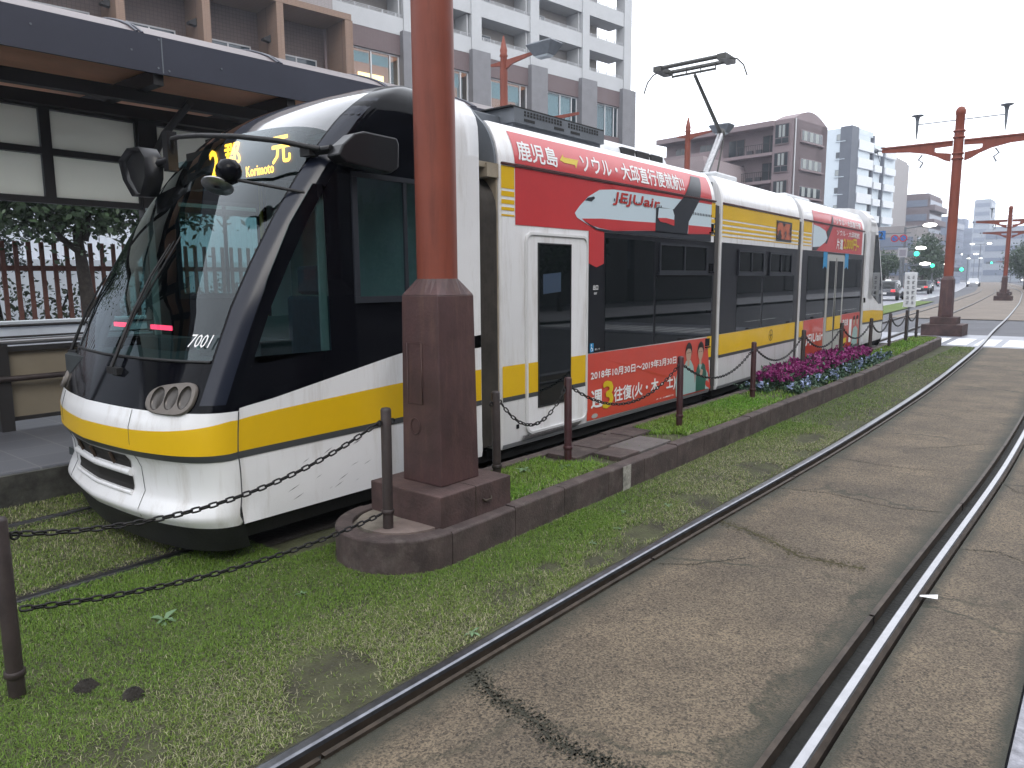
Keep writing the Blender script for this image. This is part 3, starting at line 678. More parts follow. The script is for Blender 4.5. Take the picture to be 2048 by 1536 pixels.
    g = MB(F)
    def pod(pts, yv0, yv1, inset=.86):
        cx_ = sum(p[0] for p in pts) / len(pts); cz = sum(p[1] for p in pts) / len(pts)
        r0 = [(p[0], yv0, p[1]) for p in pts]; r1 = [(p[0], yv1, p[1]) for p in pts]; r2 = [(cx_ + (p[0] - cx_) * inset, yv1 + .05, cz + (p[1] - cz) * inset) for p in pts]
        g.grid([r0, r1, r2], True, True); g.add(r0, [tuple(range(len(pts)))]); g.add(r2, [tuple(range(len(pts) - 1, -1, -1))])
    pod([(-1.12, 2.72), (-.95, 2.80), (-.76, 2.79), (-.66, 2.70), (-.68, 2.55), (-.78, 2.42), (-.92, 2.42), (-1.06, 2.56)], 2.95, 2.80)
    g.box(-.60, -.52, 2.92, 3.0, 2.60, 2.90); g.tube([(-.56, 2.94, 2.68), (-.72, 2.90, 2.66)], .03, 6); tb(g, 'mirror', MIRB)
    g = MB(F)   # right-hand mirror housing hung off the pillar, seen edge-on
    out_ = [(3.06, 2.53), (3.10, 2.60), (3.20, 2.68), (3.28, 2.705), (3.56, 2.70), (3.58, 2.66), (3.57, 2.50), (3.50, 2.46), (3.12, 2.49)]
    g.prism([(HW + .05, y, z) for y, z in out_], (.13, 0, 0)); g.tube([(1.16, 3.04, 2.57), (HW + .07, 3.09, 2.58)], .03, 8); tb(g, 'mirror', MIRB, bevel=.012)
    g = MB(F)   # small round mirrors on a rod
    g.tube([(1.20, 2.94, 2.30), (1.0, 2.62, 2.36), (.90, 2.53, 2.39)], .011, 6); rod = tb(g, 'mirror_arm', MATTE)
    g = MB(F); g.lathe([(.015, -.085), (.05, -.07), (.075, -.03), (.08, 0), (.075, .03), (.05, .065), (.012, .075)], (.94, 2.57, 2.42), 18); tb(g, 'mirror', BLACK)
    g = MB(); rows = []
    ctr = Vector((C + .87, 2.53, 2.335)); nn = Vector((.22, -.42, -.88)).normalized(); e1 = nn.cross(Vector((0, 0, 1))).normalized(); e2 = e1.cross(nn)
    for rad, dep in ((.02, -.03), (.085, -.012), (.10, 0), (.098, .008), (.02, .014)):
        rows.append([tuple(ctr + (e1 * math.cos(a) + e2 * math.sin(a)) * rad + nn * dep) for a in [2 * PI * j / 20 for j in range(20)]])
    g.grid(rows, True, True); tb(g, 'mirror', CHROME)
    # fleet number on the glass
    def chart(c0, z0, off):
        p0 = Vector(P(c0, z0, off)); t_ = (Vector(P(c0 + .01, z0, off)) - p0).normalized(); u_ = (Vector(P(c0, z0 + .01, off)) - p0).normalized()
        return lambda a, b: F(*(p0 + t_ * a + u_ * b))
    g = MB(); lettering(g, '7001', 0, .17, 0, .085, chart(.485, 1.335, .012), .0, .22); tb(g, 'fleet_number', FILMW, ws)
    # interior of the cab and saloon behind it
    g = MB(F)
    g.box(-1.15, 1.15, 2.25, 4.55, .36, .42); fl = tb(g, 'cab_floor', DASH)
    g = MB(F); g.prism([(-1.0, 2.26, .96), (-.8, 2.16, .96), (.8, 2.16, .96), (1.0, 2.26, .96), (1.15, 2.6, .96), (1.15, 2.95, .96), (-1.15, 2.95, .96), (-1.15, 2.6, .96)], (0, 0, .24))
    g.box(.15, .95, 2.72, 2.96, 1.2, 1.34); g.box(-.85, -.3, 2.75, 2.93, 1.2, 1.30); tb(g, 'dashboard', DASH)
    g = MB(F); g.box(.22, .74, 3.42, 3.52, .9, 1.62); g.box(.22, .74, 3.0, 3.45, .82, .94); g.box(.34, .62, 3.44, 3.53, 1.63, 1.85); tb(g, 'driver_seat', SEATB, bevel=.03)
    g = MB(F); g.box(-.1, 1.16, 4.12, 4.16, .42, 1.5); g.box(-.1, -.06, 3.1, 4.12, .42, 1.45); tb(g, 'cab_partition', INTER)
    g = MB(F); g.box(.35, 1.15, 4.0, 4.05, 1.5, 2.6); g.box(-1.16, -.65, 4.42, 4.5, .42, 2.7); g.box(-1.16, 1.16, 4.52, 4.57, .42, .5); g.box(-1.16, 1.16, 4.52, 4.57, 2.45, 3.0); g.box(.6, 1.16, 4.5, 4.57, .42, 2.7); tb(g, 'cab_rear_wall', INTERL)
    g = MB(F); g.box(-1.16, 1.16, 3.3, 4.5, 2.72, 2.76); tb(g, 'cab_ceiling', INTER)
    g = MB(F); g.tube([(-.5, 3.7, .4), (-.5, 3.7, 2.7)], .017, 8); g.tube([(.28, 4.25, .4), (.28, 4.25, 2.7)], .017, 8); tb(g, 'grab_pole', pm('yellow grab pole', (.75, .5, .03), .4))
    g = MB(F); g.box(-.72, .80, 3.172, 3.26, 2.48, 2.775); ds = tb(g, 'destination_display', pm('display black', (.01, .01, .01), .4))
    g = MB(F); ch = lambda a, b: (a, 3.165, b)
    ny = (0, -1, 0)
    lettering(g, '2', -.34, -.215, 2.53, 2.75, ch, .03, 0, ny); lettering(g, '郡', -.12, .10, 2.60, 2.775, ch, .03, 0, ny); lettering(g, '元', .52, .74, 2.57, 2.75, ch, .03, 0, ny); lettering(g, 'Korimoto', .17, .53, 2.51, 2.585, ch, .012, 0, ny)
    tb(g, 'display_lettering', LED, ds)
    for u0, u1 in ((-.22, .0), (.34, .62)):
        g = MB(F); g.box(u0, u1, 2.29, 2.30, 1.425, 1.455); tb(g, 'display_reflection', REFLR)  # red reflections of the display, built as glowing bars
make_cab(False); make_cab(True)
# ---- body sections
PZ = np.array([.24, .30, 2.70, 2.76, 2.82, 2.88, 2.94, 3.00, 3.04, 3.065]); PI_ = np.array([.02, 0, 0, .006, .018, .036, .062, .098, .130, .16])
COVE += [float(z) for z in PZ if z > 2.7]
def inset(z): return float(np.interp(z, PZ, PI_))
def skin(off):   # chart of the flank facing the camera
    return lambda y, z: (C + HW + off - inset(z) , y, z)
def flat(g, pts, off): g.poly([skin(off)(y, z) for y, z in pts])
def rectc(g, y0, y1, z0, z1, off):  # rectangle that follows the cove
    zs = [z0] + [z for z in PZ if z0 < z < z1] + [z1]
    g.grid([[skin(off)(y, z) for y in (y0, y1)] for z in zs], True)
def round_rect(y0, y1, z0, z1, r, n=6):
    pts = []
    for cy_, cz_, a0 in ((y1 - r, z1 - r, 0), (y0 + r, z1 - r, 90), (y0 + r, z0 + r, 180), (y1 - r, z0 + r, 270)):
        for k in range(n + 1): a = R(a0 + 90 * k / n); pts.append((cy_ + r * math.cos(a), cz_ + r * math.sin(a)))
    return pts
def section(y0, y1):
    g = MB(); prof = [(HW - i, z) for i, z in zip(PI_, PZ)]
    ring = [(C + x, z) for x, z in prof] + [(C - x, z) for x, z in reversed(prof)]
    ys = [y0, y0 + .02] + list(np.linspace(y0, y1, 8))[1:-1] + [y1 - .02, y1]
    rows = []
    for i, y in enumerate(ys):
        k = .985 if i in (0, len(ys) - 1) else 1
        rows.append([(C + (x - C) * k, y, z) for x, z in ring])
    g.grid(rows, True, True); g.add(rows[0], [tuple(range(len(ring)))]); g.add(rows[-1], [tuple(range(len(ring) - 1, -1, -1))])
    o = tb(g, 'body_section', WHITE)
    e = o.modifiers.new('split', 'EDGE_SPLIT'); e.split_angle = R(35)
    g = MB(); g.box(C - 1.14, C + 1.14, y0 + .05, y1 - .05, .13, .245); g.box(C - 1.0, C + 1.0, y0 - .3, y1 + .3, .10, .2); tb(g, 'underframe', MATTE)
    g = MB(); rectc(g, y0 + .01, y1 - .01, .246, .285, .004); tb(g, 'skirt_rail', pm('skirt grey', (.32, .33, .35), .5), o)
    g = MB(); g.box(C + HW - .005, C + HW + .018, y0 + .01, y1 - .01, 2.695, 2.712); tb(g, 'gutter', pm('gutter dark', (.10, .03, .03) if y0 < 5 or y0 > 13 else (.25, .25, .25), .4), o)
    return o
def stripes(o, y0, y1, n=0):
    g = MB(); rectc(g, y0, y1, 2.50, 2.685, .003)
    for z0, z1 in ((2.435, 2.478), (2.372, 2.408), (2.318, 2.345), (2.27, 2.285)): rectc(g, y0, y1, z0, z1, .003)
    tb(g, 'yellow_stripe', YEL, o)
def lower_stripe(o, y0, y1, z0=.71, z1=.985):
    g = MB(); rectc(g, y0, y1, z0, z1, .003); tb(g, 'yellow_stripe', YEL, o)
    g = MB(); rectc(g, y0, y1, z0 - .04, z0, .004); tb(g, 'grey_line', GREYL, o)
def vent(o, y, z, wd=.14, h=.10):
    g = MB(); rectc(g, y, y + wd, z, z + h, .006); g.box(C + HW, C + HW + .02, y, y + wd, z - .02, z - .006); tb(g, 'side_lamp', BLACK, o)
def top_hung(o, y0, y1, z0, z1):
    """opening upper sash: frame, mullion and two panes"""
    g = MB(); x0, x1 = C + HW + .004, C + HW + .022; b = .028; ym = (y0 + y1) / 2
    for a0, a1, b0, b1 in ((y0, y1, z0, z0 + b), (y0, y1, z1 - b, z1), (y0, y0 + b, z0 + b, z1 - b), (y1 - b, y1, z0 + b, z1 - b), (ym - b / 2, ym + b / 2, z0 + b, z1 - b)): g.box(x0, x1, a0, a1, b0, b1)
    g.box(x0, x1 + .012, y0 - .03, y1 + .03, z0 - .025, z0 - .002)
    f = tb(g, 'sash_frame', FRAME, o)
    return f
def window(o, y0, y1, z0, z1, off=.007):
    g = MB(); flat(g, [(y0, z0), (y1, z0), (y1, z1), (y0, z1)], off); return tb(g, 'side_window', SIDEGLASS, o)
# section with the big advert
s2 = section(4.87, 9.15)
lower_stripe(s2, 4.875, 6.19); stripes(s2, 4.875, 5.05); stripes(s2, 9.02, 9.145); lower_stripe(s2, 9.01, 9.145)
g = MB(); rectc(g, 5.06, 9.03, 2.72, 3.0, .004); rectc(g, 5.06, 9.03, 2.205, 2.69, .004); advert = tb(g, 'advert_panel', RED, s2)
g = MB(); flat(g, [(6.21, .99), (6.49, .99), (9.15, .985), (9.15, 2.19), (6.49, 2.20), (6.21, 2.20)], .004); band2 = tb(g, 'window_band', pm('window band black', (.008, .009, .013), .3, spec=.35), s2)
window(s2, 6.52, 7.55, 1.0, 2.15); window(s2, 7.60, 9.10, 1.0, 1.77); window(s2, 7.66, 8.90, 1.83, 2.14); top_hung(s2, 7.66, 8.92, 1.80, 2.14)
for y, z in ((8.97, 2.32), (8.99, 1.82), (8.96, 1.33), (8.95, .86)): vent(s2, y, z)
g = MB(); flat(g, [(6.20, .30), (9.01, .28), (9.15, .28), (9.15, .30), (9.01, .97), (6.20, .985)], .0055)
poster = tb(g, 'advert_panel', RED2, s2)
g = MB(); flat(g, [(6.21, 2.205), (6.21, 1.89), (6.35, 1.85), (6.49, 1.89), (6.49, 2.205)], .006); tb(g, 'advert_tab', RED, s2)
# aeroplane print
g = MB(); flat(g, [(5.96, 2.36), (6.0, 2.32), (6.13, 2.28), (6.35, 2.22), (6.68, 2.22), (7.58, 2.27), (8.39, 2.27), (9.02, 2.29), (9.02, 2.655), (7.98, 2.655), (7.12, 2.648), (6.67, 2.64), (6.39, 2.612), (6.19, 2.53), (6.04, 2.43)], .007); tb(g, 'aircraft_print', FILMB, s2)
g = MB(); flat(g, [(6.08, 2.315), (6.2, 2.265), (6.4, 2.24), (6.68, 2.225), (7.58, 2.27), (7.58, 2.355), (6.9, 2.34), (6.44, 2.335)], .0085)
flat(g, [(8.37, 2.27), (9.02, 2.29), (9.02, 2.375), (8.38, 2.37)], .0085); flat(g, [(6.66, 2.642), (7.98, 2.657), (9.02, 2.657), (9.02, 2.69), (6.6, 2.69)], .0085)
tb(g, 'aircraft_print', RED, s2)
g = MB(); flat(g, [(6.1, 2.30), (6.35, 2.235), (6.68, 2.225), (7.55, 2.262), (8.39, 2.262), (9.02, 2.285), (9.02, 2.195), (6.5, 2.205), (6.33, 2.222)], .010)
flat(g, [(8.35, 2.25), (7.55, 2.25), (7.56, 2.52), (7.62, 2.53), (7.98, 2.53), (8.23, 2.69), (8.67, 2.69), (8.38, 2.41)], .010)
zs_ = [2.715, 2.76, 2.82, 2.88, 2.94, 2.97]
g.grid([[skin(.010)(8.23 + .31 * (z - 2.69) / .27, z), skin(.010)(8.67 + .12 * (z - 2.69) / .27, z)] for z in zs_])
flat(g, [(6.13, 2.49), (6.25, 2.49), (6.31, 2.525), (6.29, 2.54), (6.18, 2.52)], .010)
y = 6.66
while y < 7.7: flat(g, [(y, 2.525), (y + .02, 2.525), (y + .02, 2.55), (y, 2.55)], .0135); y += .05
y = 8.5
while y < 9.0: flat(g, [(y, 2.50), (y + .02, 2.50), (y + .02, 2.53), (y, 2.53)], .010); y += .045
tb(g, 'aircraft_print', FILMD, s2)
g = MB(); flat(g, [(7.60, 2.41), (7.62, 2.52), (7.95, 2.53), (8.0, 2.46), (7.99, 2.35)], .012); tb(g, 'aircraft_print', FILMB, s2)
g = MB(); flat(g, [(7.60, 2.41), (7.80, 2.42), (8.0, 2.41), (8.0, 2.34), (7.80, 2.365), (7.66, 2.37)], .0135); tb(g, 'aircraft_print', RED, s2)
g = MB(); lettering(g, 'JEJUair', 6.64, 7.62, 2.485, 2.615, skin(.012), .035, .25); tb(g, 'advert_lettering', pm('lettering red', (.60, .04, .03), .4), s2)
g = MB(); lettering(g, '鹿児島', 5.12, 5.70, 2.755, 2.925, skin(.007), .025); tb(g, 'advert_lettering', FILMW, s2)
g = MB(); lettering(g, 'ソウル・大邱直行便就航!!', 6.10, 8.27, 2.755, 2.935, skin(.007), .025); tb(g, 'advert_lettering', FILMW, s2)
g = MB(); flat(g, [(5.74, 2.825), (5.81, 2.885), (5.815, 2.86), (6.06, 2.862), (5.99, 2.775), (5.98, 2.808), (5.81, 2.808)], .0075); tb(g, 'advert_arrow', FILMY, s2)
g = MB(); lettering(g, '2018年10月30日～2019年3月30日', 6.26, 8.14, .715, .805, skin(.010), .03); tb(g, 'advert_lettering', FILMW, poster)
g = MB(); lettering(g, '週', 6.27, 6.48, .42, .60, skin(.010), .03); tb(g, 'advert_lettering', FILMW, poster)
g = MB(); lettering(g, '往復(火・木・土)', 6.715, 8.13, .405, .585, skin(.010), .03); tb(g, 'advert_lettering', FILMW, poster)
g = MB(); lettering(g, '(火・木・土は運航日です)', 7.66, 8.09, .325, .345, skin(.010), .01); tb(g, 'advert_lettering', FILMW, poster)
g = MB(); lettering(g, '3', 6.50, 6.69, .395, .665, skin(.011), .04); tb(g, 'advert_lettering', FILMY, poster)
# two men printed on the advert
g = MB()
for yc in (8.47,): flat(g, [(8.16, .30), (8.14, .48), (8.18, .60), (8.36, .66), (8.42, .72), (8.54, .72), (8.62, .64), (8.66, .52), (8.69, .30)], .008)
flat(g, [(8.66, .30), (9.0, .30), (9.0, .29), (9.12, .29), (9.06, .5), (8.94, .60), (8.80, .66), (8.70, .55)], .0075); tb(g, 'advert_figure', pm('pale teal print', (.42, .60, .58), .4), poster)
g = MB(); flat(g, [(8.70, .30), (8.98, .30), (9.01, .50), (8.96, .62), (8.88, .66), (8.82, .55), (8.77, .66), (8.71, .58)], .009); tb(g, 'advert_figure', FILMG, poster)
g = MB()
for yc, zc in ((8.48, .81), (8.82, .80)):
    flat(g, [(yc + .075 * math.cos(a), zc + .105 * math.sin(a)) for a in np.linspace(0, 2 * PI, 18)[:-1]], .0085); flat(g, [(yc - .03, zc - .16), (yc + .03, zc - .16), (yc + .03, zc - .09), (yc - .03, zc - .09)], .0084)
flat(g, [(8.80, .50), (8.88, .49), (8.90, .56), (8.84, .58)], .0105); tb(g, 'advert_figure', SKIN, poster)
g = MB()
for yc, zc in ((8.48, .81), (8.82, .80)):
    flat(g, [(yc + .092 * math.cos(a), zc + .02 + .115 * math.sin(a)) for a in np.linspace(0, PI, 12)] + [(yc - .09, zc - .03), (yc - .07, zc + .03), (yc - .03, zc + .06), (yc + .04, zc + .055), (yc + .07, zc + .02), (yc + .09, zc - .03)], .0105)
    flat(g, [(yc - .04, zc - .0), (yc - .015, zc - .0), (yc - .015, zc + .01), (yc - .04, zc + .01)], .0105); flat(g, [(yc + .015, zc), (yc + .04, zc), (yc + .04, zc + .01), (yc + .015, zc + .01)], .0105)
tb(g, 'advert_figure', HAIR, poster)
g = MB(); flat(g, [(6.34 + .06 * math.cos(a), .335 + .025 * math.sin(a)) for a in np.linspace(0, 2 * PI, 16)[:-1]], .009); tb(g, 'advert_mark', pm('silver print', (.5, .5, .48), .4), poster)
# notices on the black band
g = MB(); lettering(g, '出口', 6.29, 6.38, 1.625, 1.675, skin(.008), .03); lettering(g, 'EXIT', 6.31, 6.36, 1.58, 1.60, skin(.008), .02); tb(g, 'notice_lettering', FILMW, band2)
g = MB(); flat(g, [(6.24, 1.0), (6.31, 1.0), (6.31, 1.09), (6.24, 1.09)], .008); tb(g, 'wheelchair_sign', CYAN, band2)
g = MB(); flat(g, [(6.268 + .009 * math.cos(a), 1.073 + .009 * math.sin(a)) for a in np.linspace(0, 2 * PI, 10)[:-1]], .0095); flat(g, [(6.264, 1.06), (6.272, 1.06), (6.276, 1.04), (6.292, 1.04), (6.298, 1.015), (6.29, 1.013), (6.284, 1.032), (6.264, 1.034)], .0095)
flat(g, [(6.272 + .02 * math.cos(a), 1.028 + .02 * math.sin(a)) for a in np.linspace(PI * .7, PI * 1.9, 9)] + [(6.272 + .014 * math.cos(a), 1.028 + .014 * math.sin(a)) for a in np.linspace(PI * 1.9, PI * .7, 9)], .0095)
lettering(g, '車いす', 6.335, 6.43, 1.012, 1.034, skin(.008), .0); tb(g, 'wheelchair_sign', FILMW, band2)
# door of the advert section
def plug_door(o, y0, y1, z0, z1, wy0, wy1, wz0, wz1):
    g = MB(); pts = round_rect(y0, y1, z0, z1, .09); inn = round_rect(y0 + .022, y1 - .022, z0 + .022, z1 - .022, .07)
    a = [skin(.002)(*p) for p in pts]; b = [skin(.024)(*p) for p in pts]; c = [skin(.026)(*p) for p in inn]; d = [skin(.012)(*p) for p in inn]
    g.grid([a, b, c, d], False, True); tb(g, 'door_frame', pm('door frame grey white', (.62, .62, .62), .35, coat=.3), o)
    g = MB(); g.poly([skin(.012)(*p) for p in inn]); dr = tb(g, 'door', WHITE, o)
    g = MB(); flat(g, [(y0 + .025, .71), (wy0 - .012, .71), (wy0 - .012, .985), (y0 + .025, .985)], .0145); tb(g, 'door_stripe', YEL, o)
    g = MB(); flat(g, [(wy1 + .012, .71), (y1 - .025, .71), (y1 - .025, .985), (wy1 + .012, .985)], .0145); tb(g, 'door_stripe', YEL, o)
    g = MB(); flat(g, [(y0 + .025, .67), (wy0 - .012, .67), (wy0 - .012, .71), (y0 + .025, .71)], .0145); tb(g, 'door_stripe', GREYL, o)
    g = MB(); flat(g, [(wy1 + .012, .67), (y1 - .025, .67), (y1 - .025, .71), (wy1 + .012, .71)], .0145); tb(g, 'door_stripe', GREYL, o)
    g = MB(); flat(g, [(wy0, wz0), (wy1, wz0), (wy1, wz1), (wy0, wz1)], .018); tb(g, 'door_window', SIDEGLASS, o)
    g = MB()
    for a0, a1, b0, b1 in ((wy0 - .012, wy1 + .012, wz0 - .012, wz0), (wy0 - .012, wy1 + .012, wz1, wz1 + .012), (wy0 - .012, wy0, wz0, wz1), (wy1, wy1 + .012, wz0, wz1)): g.box(C + HW + .012, C + HW + .021, a0, a1, b0, b1)
    tb(g, 'door_window_gasket', MATTE, o)
    return dr
plug_door(s2, 5.19, 6.18, .33, 2.15, 5.38, 5.88, .57, 2.05)
g = MB(); g.box(C + HW + .012, C + HW + .028, 5.14, 6.04, .305, .33); g.box(C + HW + .012, C + HW + .035, 5.2, 6.04, .318, .332); tb(g, 'door_step_rail', CHROME, s2)
g = MB(); flat(g, [(5.205, 1.05), (5.222, 1.05), (5.222, 1.115), (5.205, 1.115)], .014); flat(g, [(5.06, .405), (5.10, .405), (5.10, .445), (5.06, .445)], .004); tb(g, 'door_lock', BLACK, s2)
g = MB(); flat(g, [(5.44, 1.60), (5.72, 1.62), (5.72, 1.80), (5.44, 1.78)], .020); tb(g, 'door_notice', pm('faded blue notice', (.05, .08, .13), .3), s2)
# middle section
s3 = section(9.38, 12.73)
lower_stripe(s3, 9.385, 12.725); stripes(s3, 9.385, 12.725)
g = MB(); flat(g, [(9.385, .99), (12.725, .99), (12.725, 2.20), (9.385, 2.20)], .004); tb(g, 'window_band', MATS['window band black'], s3)
window(s3, 9.98, 10.98, 1.0, 1.77); window(s3, 11.06, 12.55, 1.0, 1.77); window(s3, 9.98, 11.02, 1.83, 2.12); top_hung(s3, 9.98, 11.02, 1.79, 2.12); window(s3, 11.28, 12.36, 1.83, 2.12); top_hung(s3, 11.28, 12.36, 1.79, 2.12)
g = MB(); rectc(g, 11.55, 12.32, 2.30, 2.61, .006); vd = tb(g, 'advert_screen', pm('screen frame', (.03, .035, .04), .3), s3)
def screen():
    m = bpy.data.materials.new('screen picture'); m.use_nodes = True; t, b = nodes_of(m)
    g_ = t.nodes.new('ShaderNodeNewGeometry'); n = t.nodes.new('ShaderNodeTexNoise'); n.inputs['Scale'].default_value = 5; t.links.new(g_.outputs['Position'], n.inputs['Vector'])
    r = t.nodes.new('ShaderNodeValToRGB'); r.color_ramp.elements[0].position = .42; r.color_ramp.elements[0].color = (.03, .02, .02, 1); r.color_ramp.elements[1].position = .6; r.color_ramp.elements[1].color = (.5, .13, .06, 1)
    t.links.new(n.outputs['Fac'], r.inputs['Fac']); t.links.new(r.outputs['Color'], b.inputs['Base Color']); b.inputs['Roughness'].default_value = .25; return m
g = MB(); flat(g, [(11.58, 2.33), (12.29, 2.33), (12.29, 2.58), (11.58, 2.58)], .009); tb(g, 'screen_picture', screen(), s3)
g = MB(); rr0 = [(11.5 + .10 * math.cos(a), .845 + .09 * math.sin(a)) for a in np.linspace(0, 2 * PI, 24)]; g.grid([[skin(.006)(*p) for p in rr0], [skin(.006)(11.5 + (p[0] - 11.5) * .82, .845 + (p[1] - .845) * .82) for p in rr0]], False)
for a in (0, 60, 120): g.box(C + HW + .005, C + HW + .007, 11.5 - .012, 11.5 + .012, .79, .90) if a == 0 else None
flat(g, [(11.44, .835), (11.56, .835), (11.56, .855), (11.44, .855)], .008); tb(g, 'city_emblem', pm('emblem brown', (.28, .19, .02), .4), s3)
for y, z in ((12.45, .79), (12.5, .79)): pass
# section with the double door
s4 = section(12.97, 17.33)
stripes(s4, 12.975, 13.45); lower_stripe(s4, 12.975, 13.2)
g = MB(); rectc(g, 13.52, 17.15, 2.205, 2.69, .004); rectc(g, 13.52, 17.15, 2.72, 2.90, .004); tb(g, 'advert_panel', RED, s4)
g = MB(); flat(g, [(12.975, .99), (17.30, .99), (17.30, 2.20), (12.975, 2.20)], .004); tb(g, 'window_band', MATS['window band black'], s4)
window(s4, 13.3, 14.45, 1.0, 2.1); window(s4, 15.78, 17.2, 1.0, 2.1)
g = MB(); flat(g, [(13.52, 2.26), (13.97, 2.285), (14.3, 2.37), (14.44, 2.45), (14.3, 2.575), (13.9, 2.63), (13.52, 2.65)], .007); tb(g, 'aircraft_print', FILMB, s4)
g = MB(); flat(g, [(13.52, 2.21), (13.75, 2.21), (13.97, 2.28), (13.6, 2.262), (13.52, 2.258)], .008); flat(g, [(14.36, 2.56), (14.60, 2.69), (14.78, 2.69), (14.6, 2.53), (14.40, 2.34), (14.3, 2.37), (14.44, 2.45)], .009)
g.grid([[skin(.010)(14.60 + .20 * (z - 2.69) / .19, z), skin(.010)(14.78 + .07 * (z - 2.69) / .19, z)] for z in (2.715, 2.76, 2.82, 2.87)]); tb(g, 'aircraft_print', FILMD, s4)
g = MB(); lettering(g, 'ソウル・大邱直行便', 15.0, 16.95, 2.73, 2.85, skin(.007), .03); tb(g, 'advert_lettering', FILMW, s4)
g = MB(); lettering(g, 'ソウル・大邱就航', 15.05, 16.85, 2.53, 2.64, skin(.010), .03); tb(g, 'advert_lettering', FILMW, s4)
g = MB(); lettering(g, '片道', 15.08, 15.55, 2.27, 2.47, skin(.010), .03); tb(g, 'advert_lettering', FILMW, s4)
g = MB(); lettering(g, '2,000円~', 15.60, 16.85, 2.27, 2.50, skin(.011), .04); tb(g, 'advert_lettering', FILMY, s4)
g = MB(); rectc(g, 13.21, 14.46, .29, .985, .0055); tb(g, 'advert_panel', RED2, s4)
g = MB(); rectc(g, 15.75, 17.30, .29, .985, .0055); po4 = tb(g, 'advert_panel', RED2, s4)
g = MB(); lettering(g, 'JEJUair', 13.36, 14.42, .53, .72, skin(.009), .04, .2); tb(g, 'advert_lettering', FILMW, po4)
g = MB(); lettering(g, '週3往復', 15.85, 16.3, .75, .88, skin(.009), .03); tb(g, 'advert_lettering', FILMW, po4)
g = MB(); flat(g, [(16.42, .38), (16.62, .38), (16.62, .86), (16.42, .86)], .009); tb(g, 'advert_lettering', FILMW, po4)
g = MB(); flat(g, [(15.84, .48), (16.22, .50), (16.22, .40), (15.84, .38)], .009); tb(g, 'advert_lettering', FILMY, po4)
g = MB(); flat(g, [(16.66, .30), (17.2, .30), (17.18, .62), (17.0, .70), (16.76, .66)], .0085); tb(g, 'advert_figure', MATS['pale teal print'], po4)
g = MB()
for yc in (16.82, 17.1): flat(g, [(yc + .08 * math.cos(a), .81 + .10 * math.sin(a)) for a in np.linspace(0, 2 * PI, 14)[:-1]], .0095)
tb(g, 'advert_figure', SKIN, po4)
g = MB()
for yc in (16.82, 17.1): flat(g, [(yc + .09 * math.cos(a), .84 + .09 * math.sin(a)) for a in np.linspace(0, PI, 10)], .0105)
tb(g, 'advert_figure', HAIR, po4)
g = MB(); flat(g, [(14.23, 2.20), (14.23, 1.89), (14.36, 1.94), (14.50, 1.89), (14.50, 2.20)], .009); tb(g, 'advert_tab', CYAN, s4)
g = MB(); flat(g, [(15.78, 2.20), (15.78, 1.89), (15.92, 1.94), (16.05, 1.89), (16.05, 2.20)], .009); tb(g, 'advert_tab', CYAN, s4)
g = MB()
fr4 = round_rect(14.50, 15.74, .26, 2.16, .06); g.prism([skin(.003)(*p) for p in fr4], (.012, 0, 0)); dr4 = tb(g, 'door', pm('door pale metal', (.55, .55, .52), .4, .1), s4)
for a, b in ((14.62, 15.06), (15.20, 15.64)):
    g = MB(); flat(g, [(a, .70), (b, .70), (b, 2.04), (a, 2.04)], .017); tb(g, 'door_window', SIDEGLASS, s4)
g = MB(); flat(g, [(14.62, .72), (15.06, .72), (15.06, .98), (14.62, .98)], .0185); tb(g, 'door_stripe', YEL, s4)
g = MB(); flat(g, [(15.20, .72), (15.64, .72), (15.64, .98), (15.20, .98)], .0185); tb(g, 'door_stripe', YEL, s4)
g = MB(); g.box(C + HW + .012, C + HW + .02, 15.12, 15.14, .28, 2.1); tb(g, 'door_seal', MATTE, s4)
# bellows between the cars
def bellows(y0, y1, n, hw=1.205, frame=True):
    g = MB(); rows = []
    zz = .3
    def ring(k, y):
        pts = [(C + k, y, zz)] + [(C + k, y, z) for z in np.linspace(.6, 2.25, 6)]
        for a in np.linspace(0, PI / 2, 7): pts.append((C + k - .35 + .35 * math.cos(a), y, 2.3 + .35 * math.sin(a)))
        return pts + [(2 * C - p[0], p[1], p[2]) for p in reversed(pts)]
    for i in range(2 * n + 1): rows.append(ring(hw - (.085 if i % 2 == 0 else 0), y0 + (y1 - y0) * i / (2 * n)))
    g.grid(rows, True); return tb(g, 'bellows', BELL)
bellows(4.61, 4.865, 6)
g = MB(); pr = [(HW - .03 - i, z) for i, z in zip(PI_, PZ) if z >= 2.7]; g.prism([(C + x, 4.83, z) for x, z in pr] + [(C + .9, 4.83, 3.2), (C - .9, 4.83, 3.2)] + [(C - x, 4.83, z) for x, z in reversed(pr)], (0, .03, 0)); tb(g, 'roof_end_plate', GREYM)
g = MB(); g.box(C - 1.2, C + 1.2, 4.845, 4.868, .3, 2.70); g.box(C - 1.19, C + 1.19, 4.62, 4.845, 2.655, 2.70); g.box(C + .95, C + 1.215, 4.72, 4.86, 2.58, 2.69); tb(g, 'bellows_frame', BEIGE)
for y0, y1 in ((9.16, 9.375), (12.74, 12.965), (17.34, 17.59)):
    bellows(y0, y1, 4, 1.20)
    g = MB(); g.box(C - 1.0, C + 1.08, y0, y1, 2.62, 2.98); tb(g, 'gangway_cover', GREYM)
    g = MB(); g.box(C + 1.15, C + 1.225, y0 + .015, y0 + .12, .25, 2.66); tb(g, 'gangway_post', pm('gangway post', (.085, .078, .072), .5, .3))
    g = MB(); g.tube([(C + 1.20, y0 + .165, .30), (C + 1.20, y0 + .165, 2.55), (C + 1.16, y0 + .165, 2.68)], .014, 8); tb(g, 'drain_pipe', pm('weathered pipe', (.30, .28, .26), .5, .3))
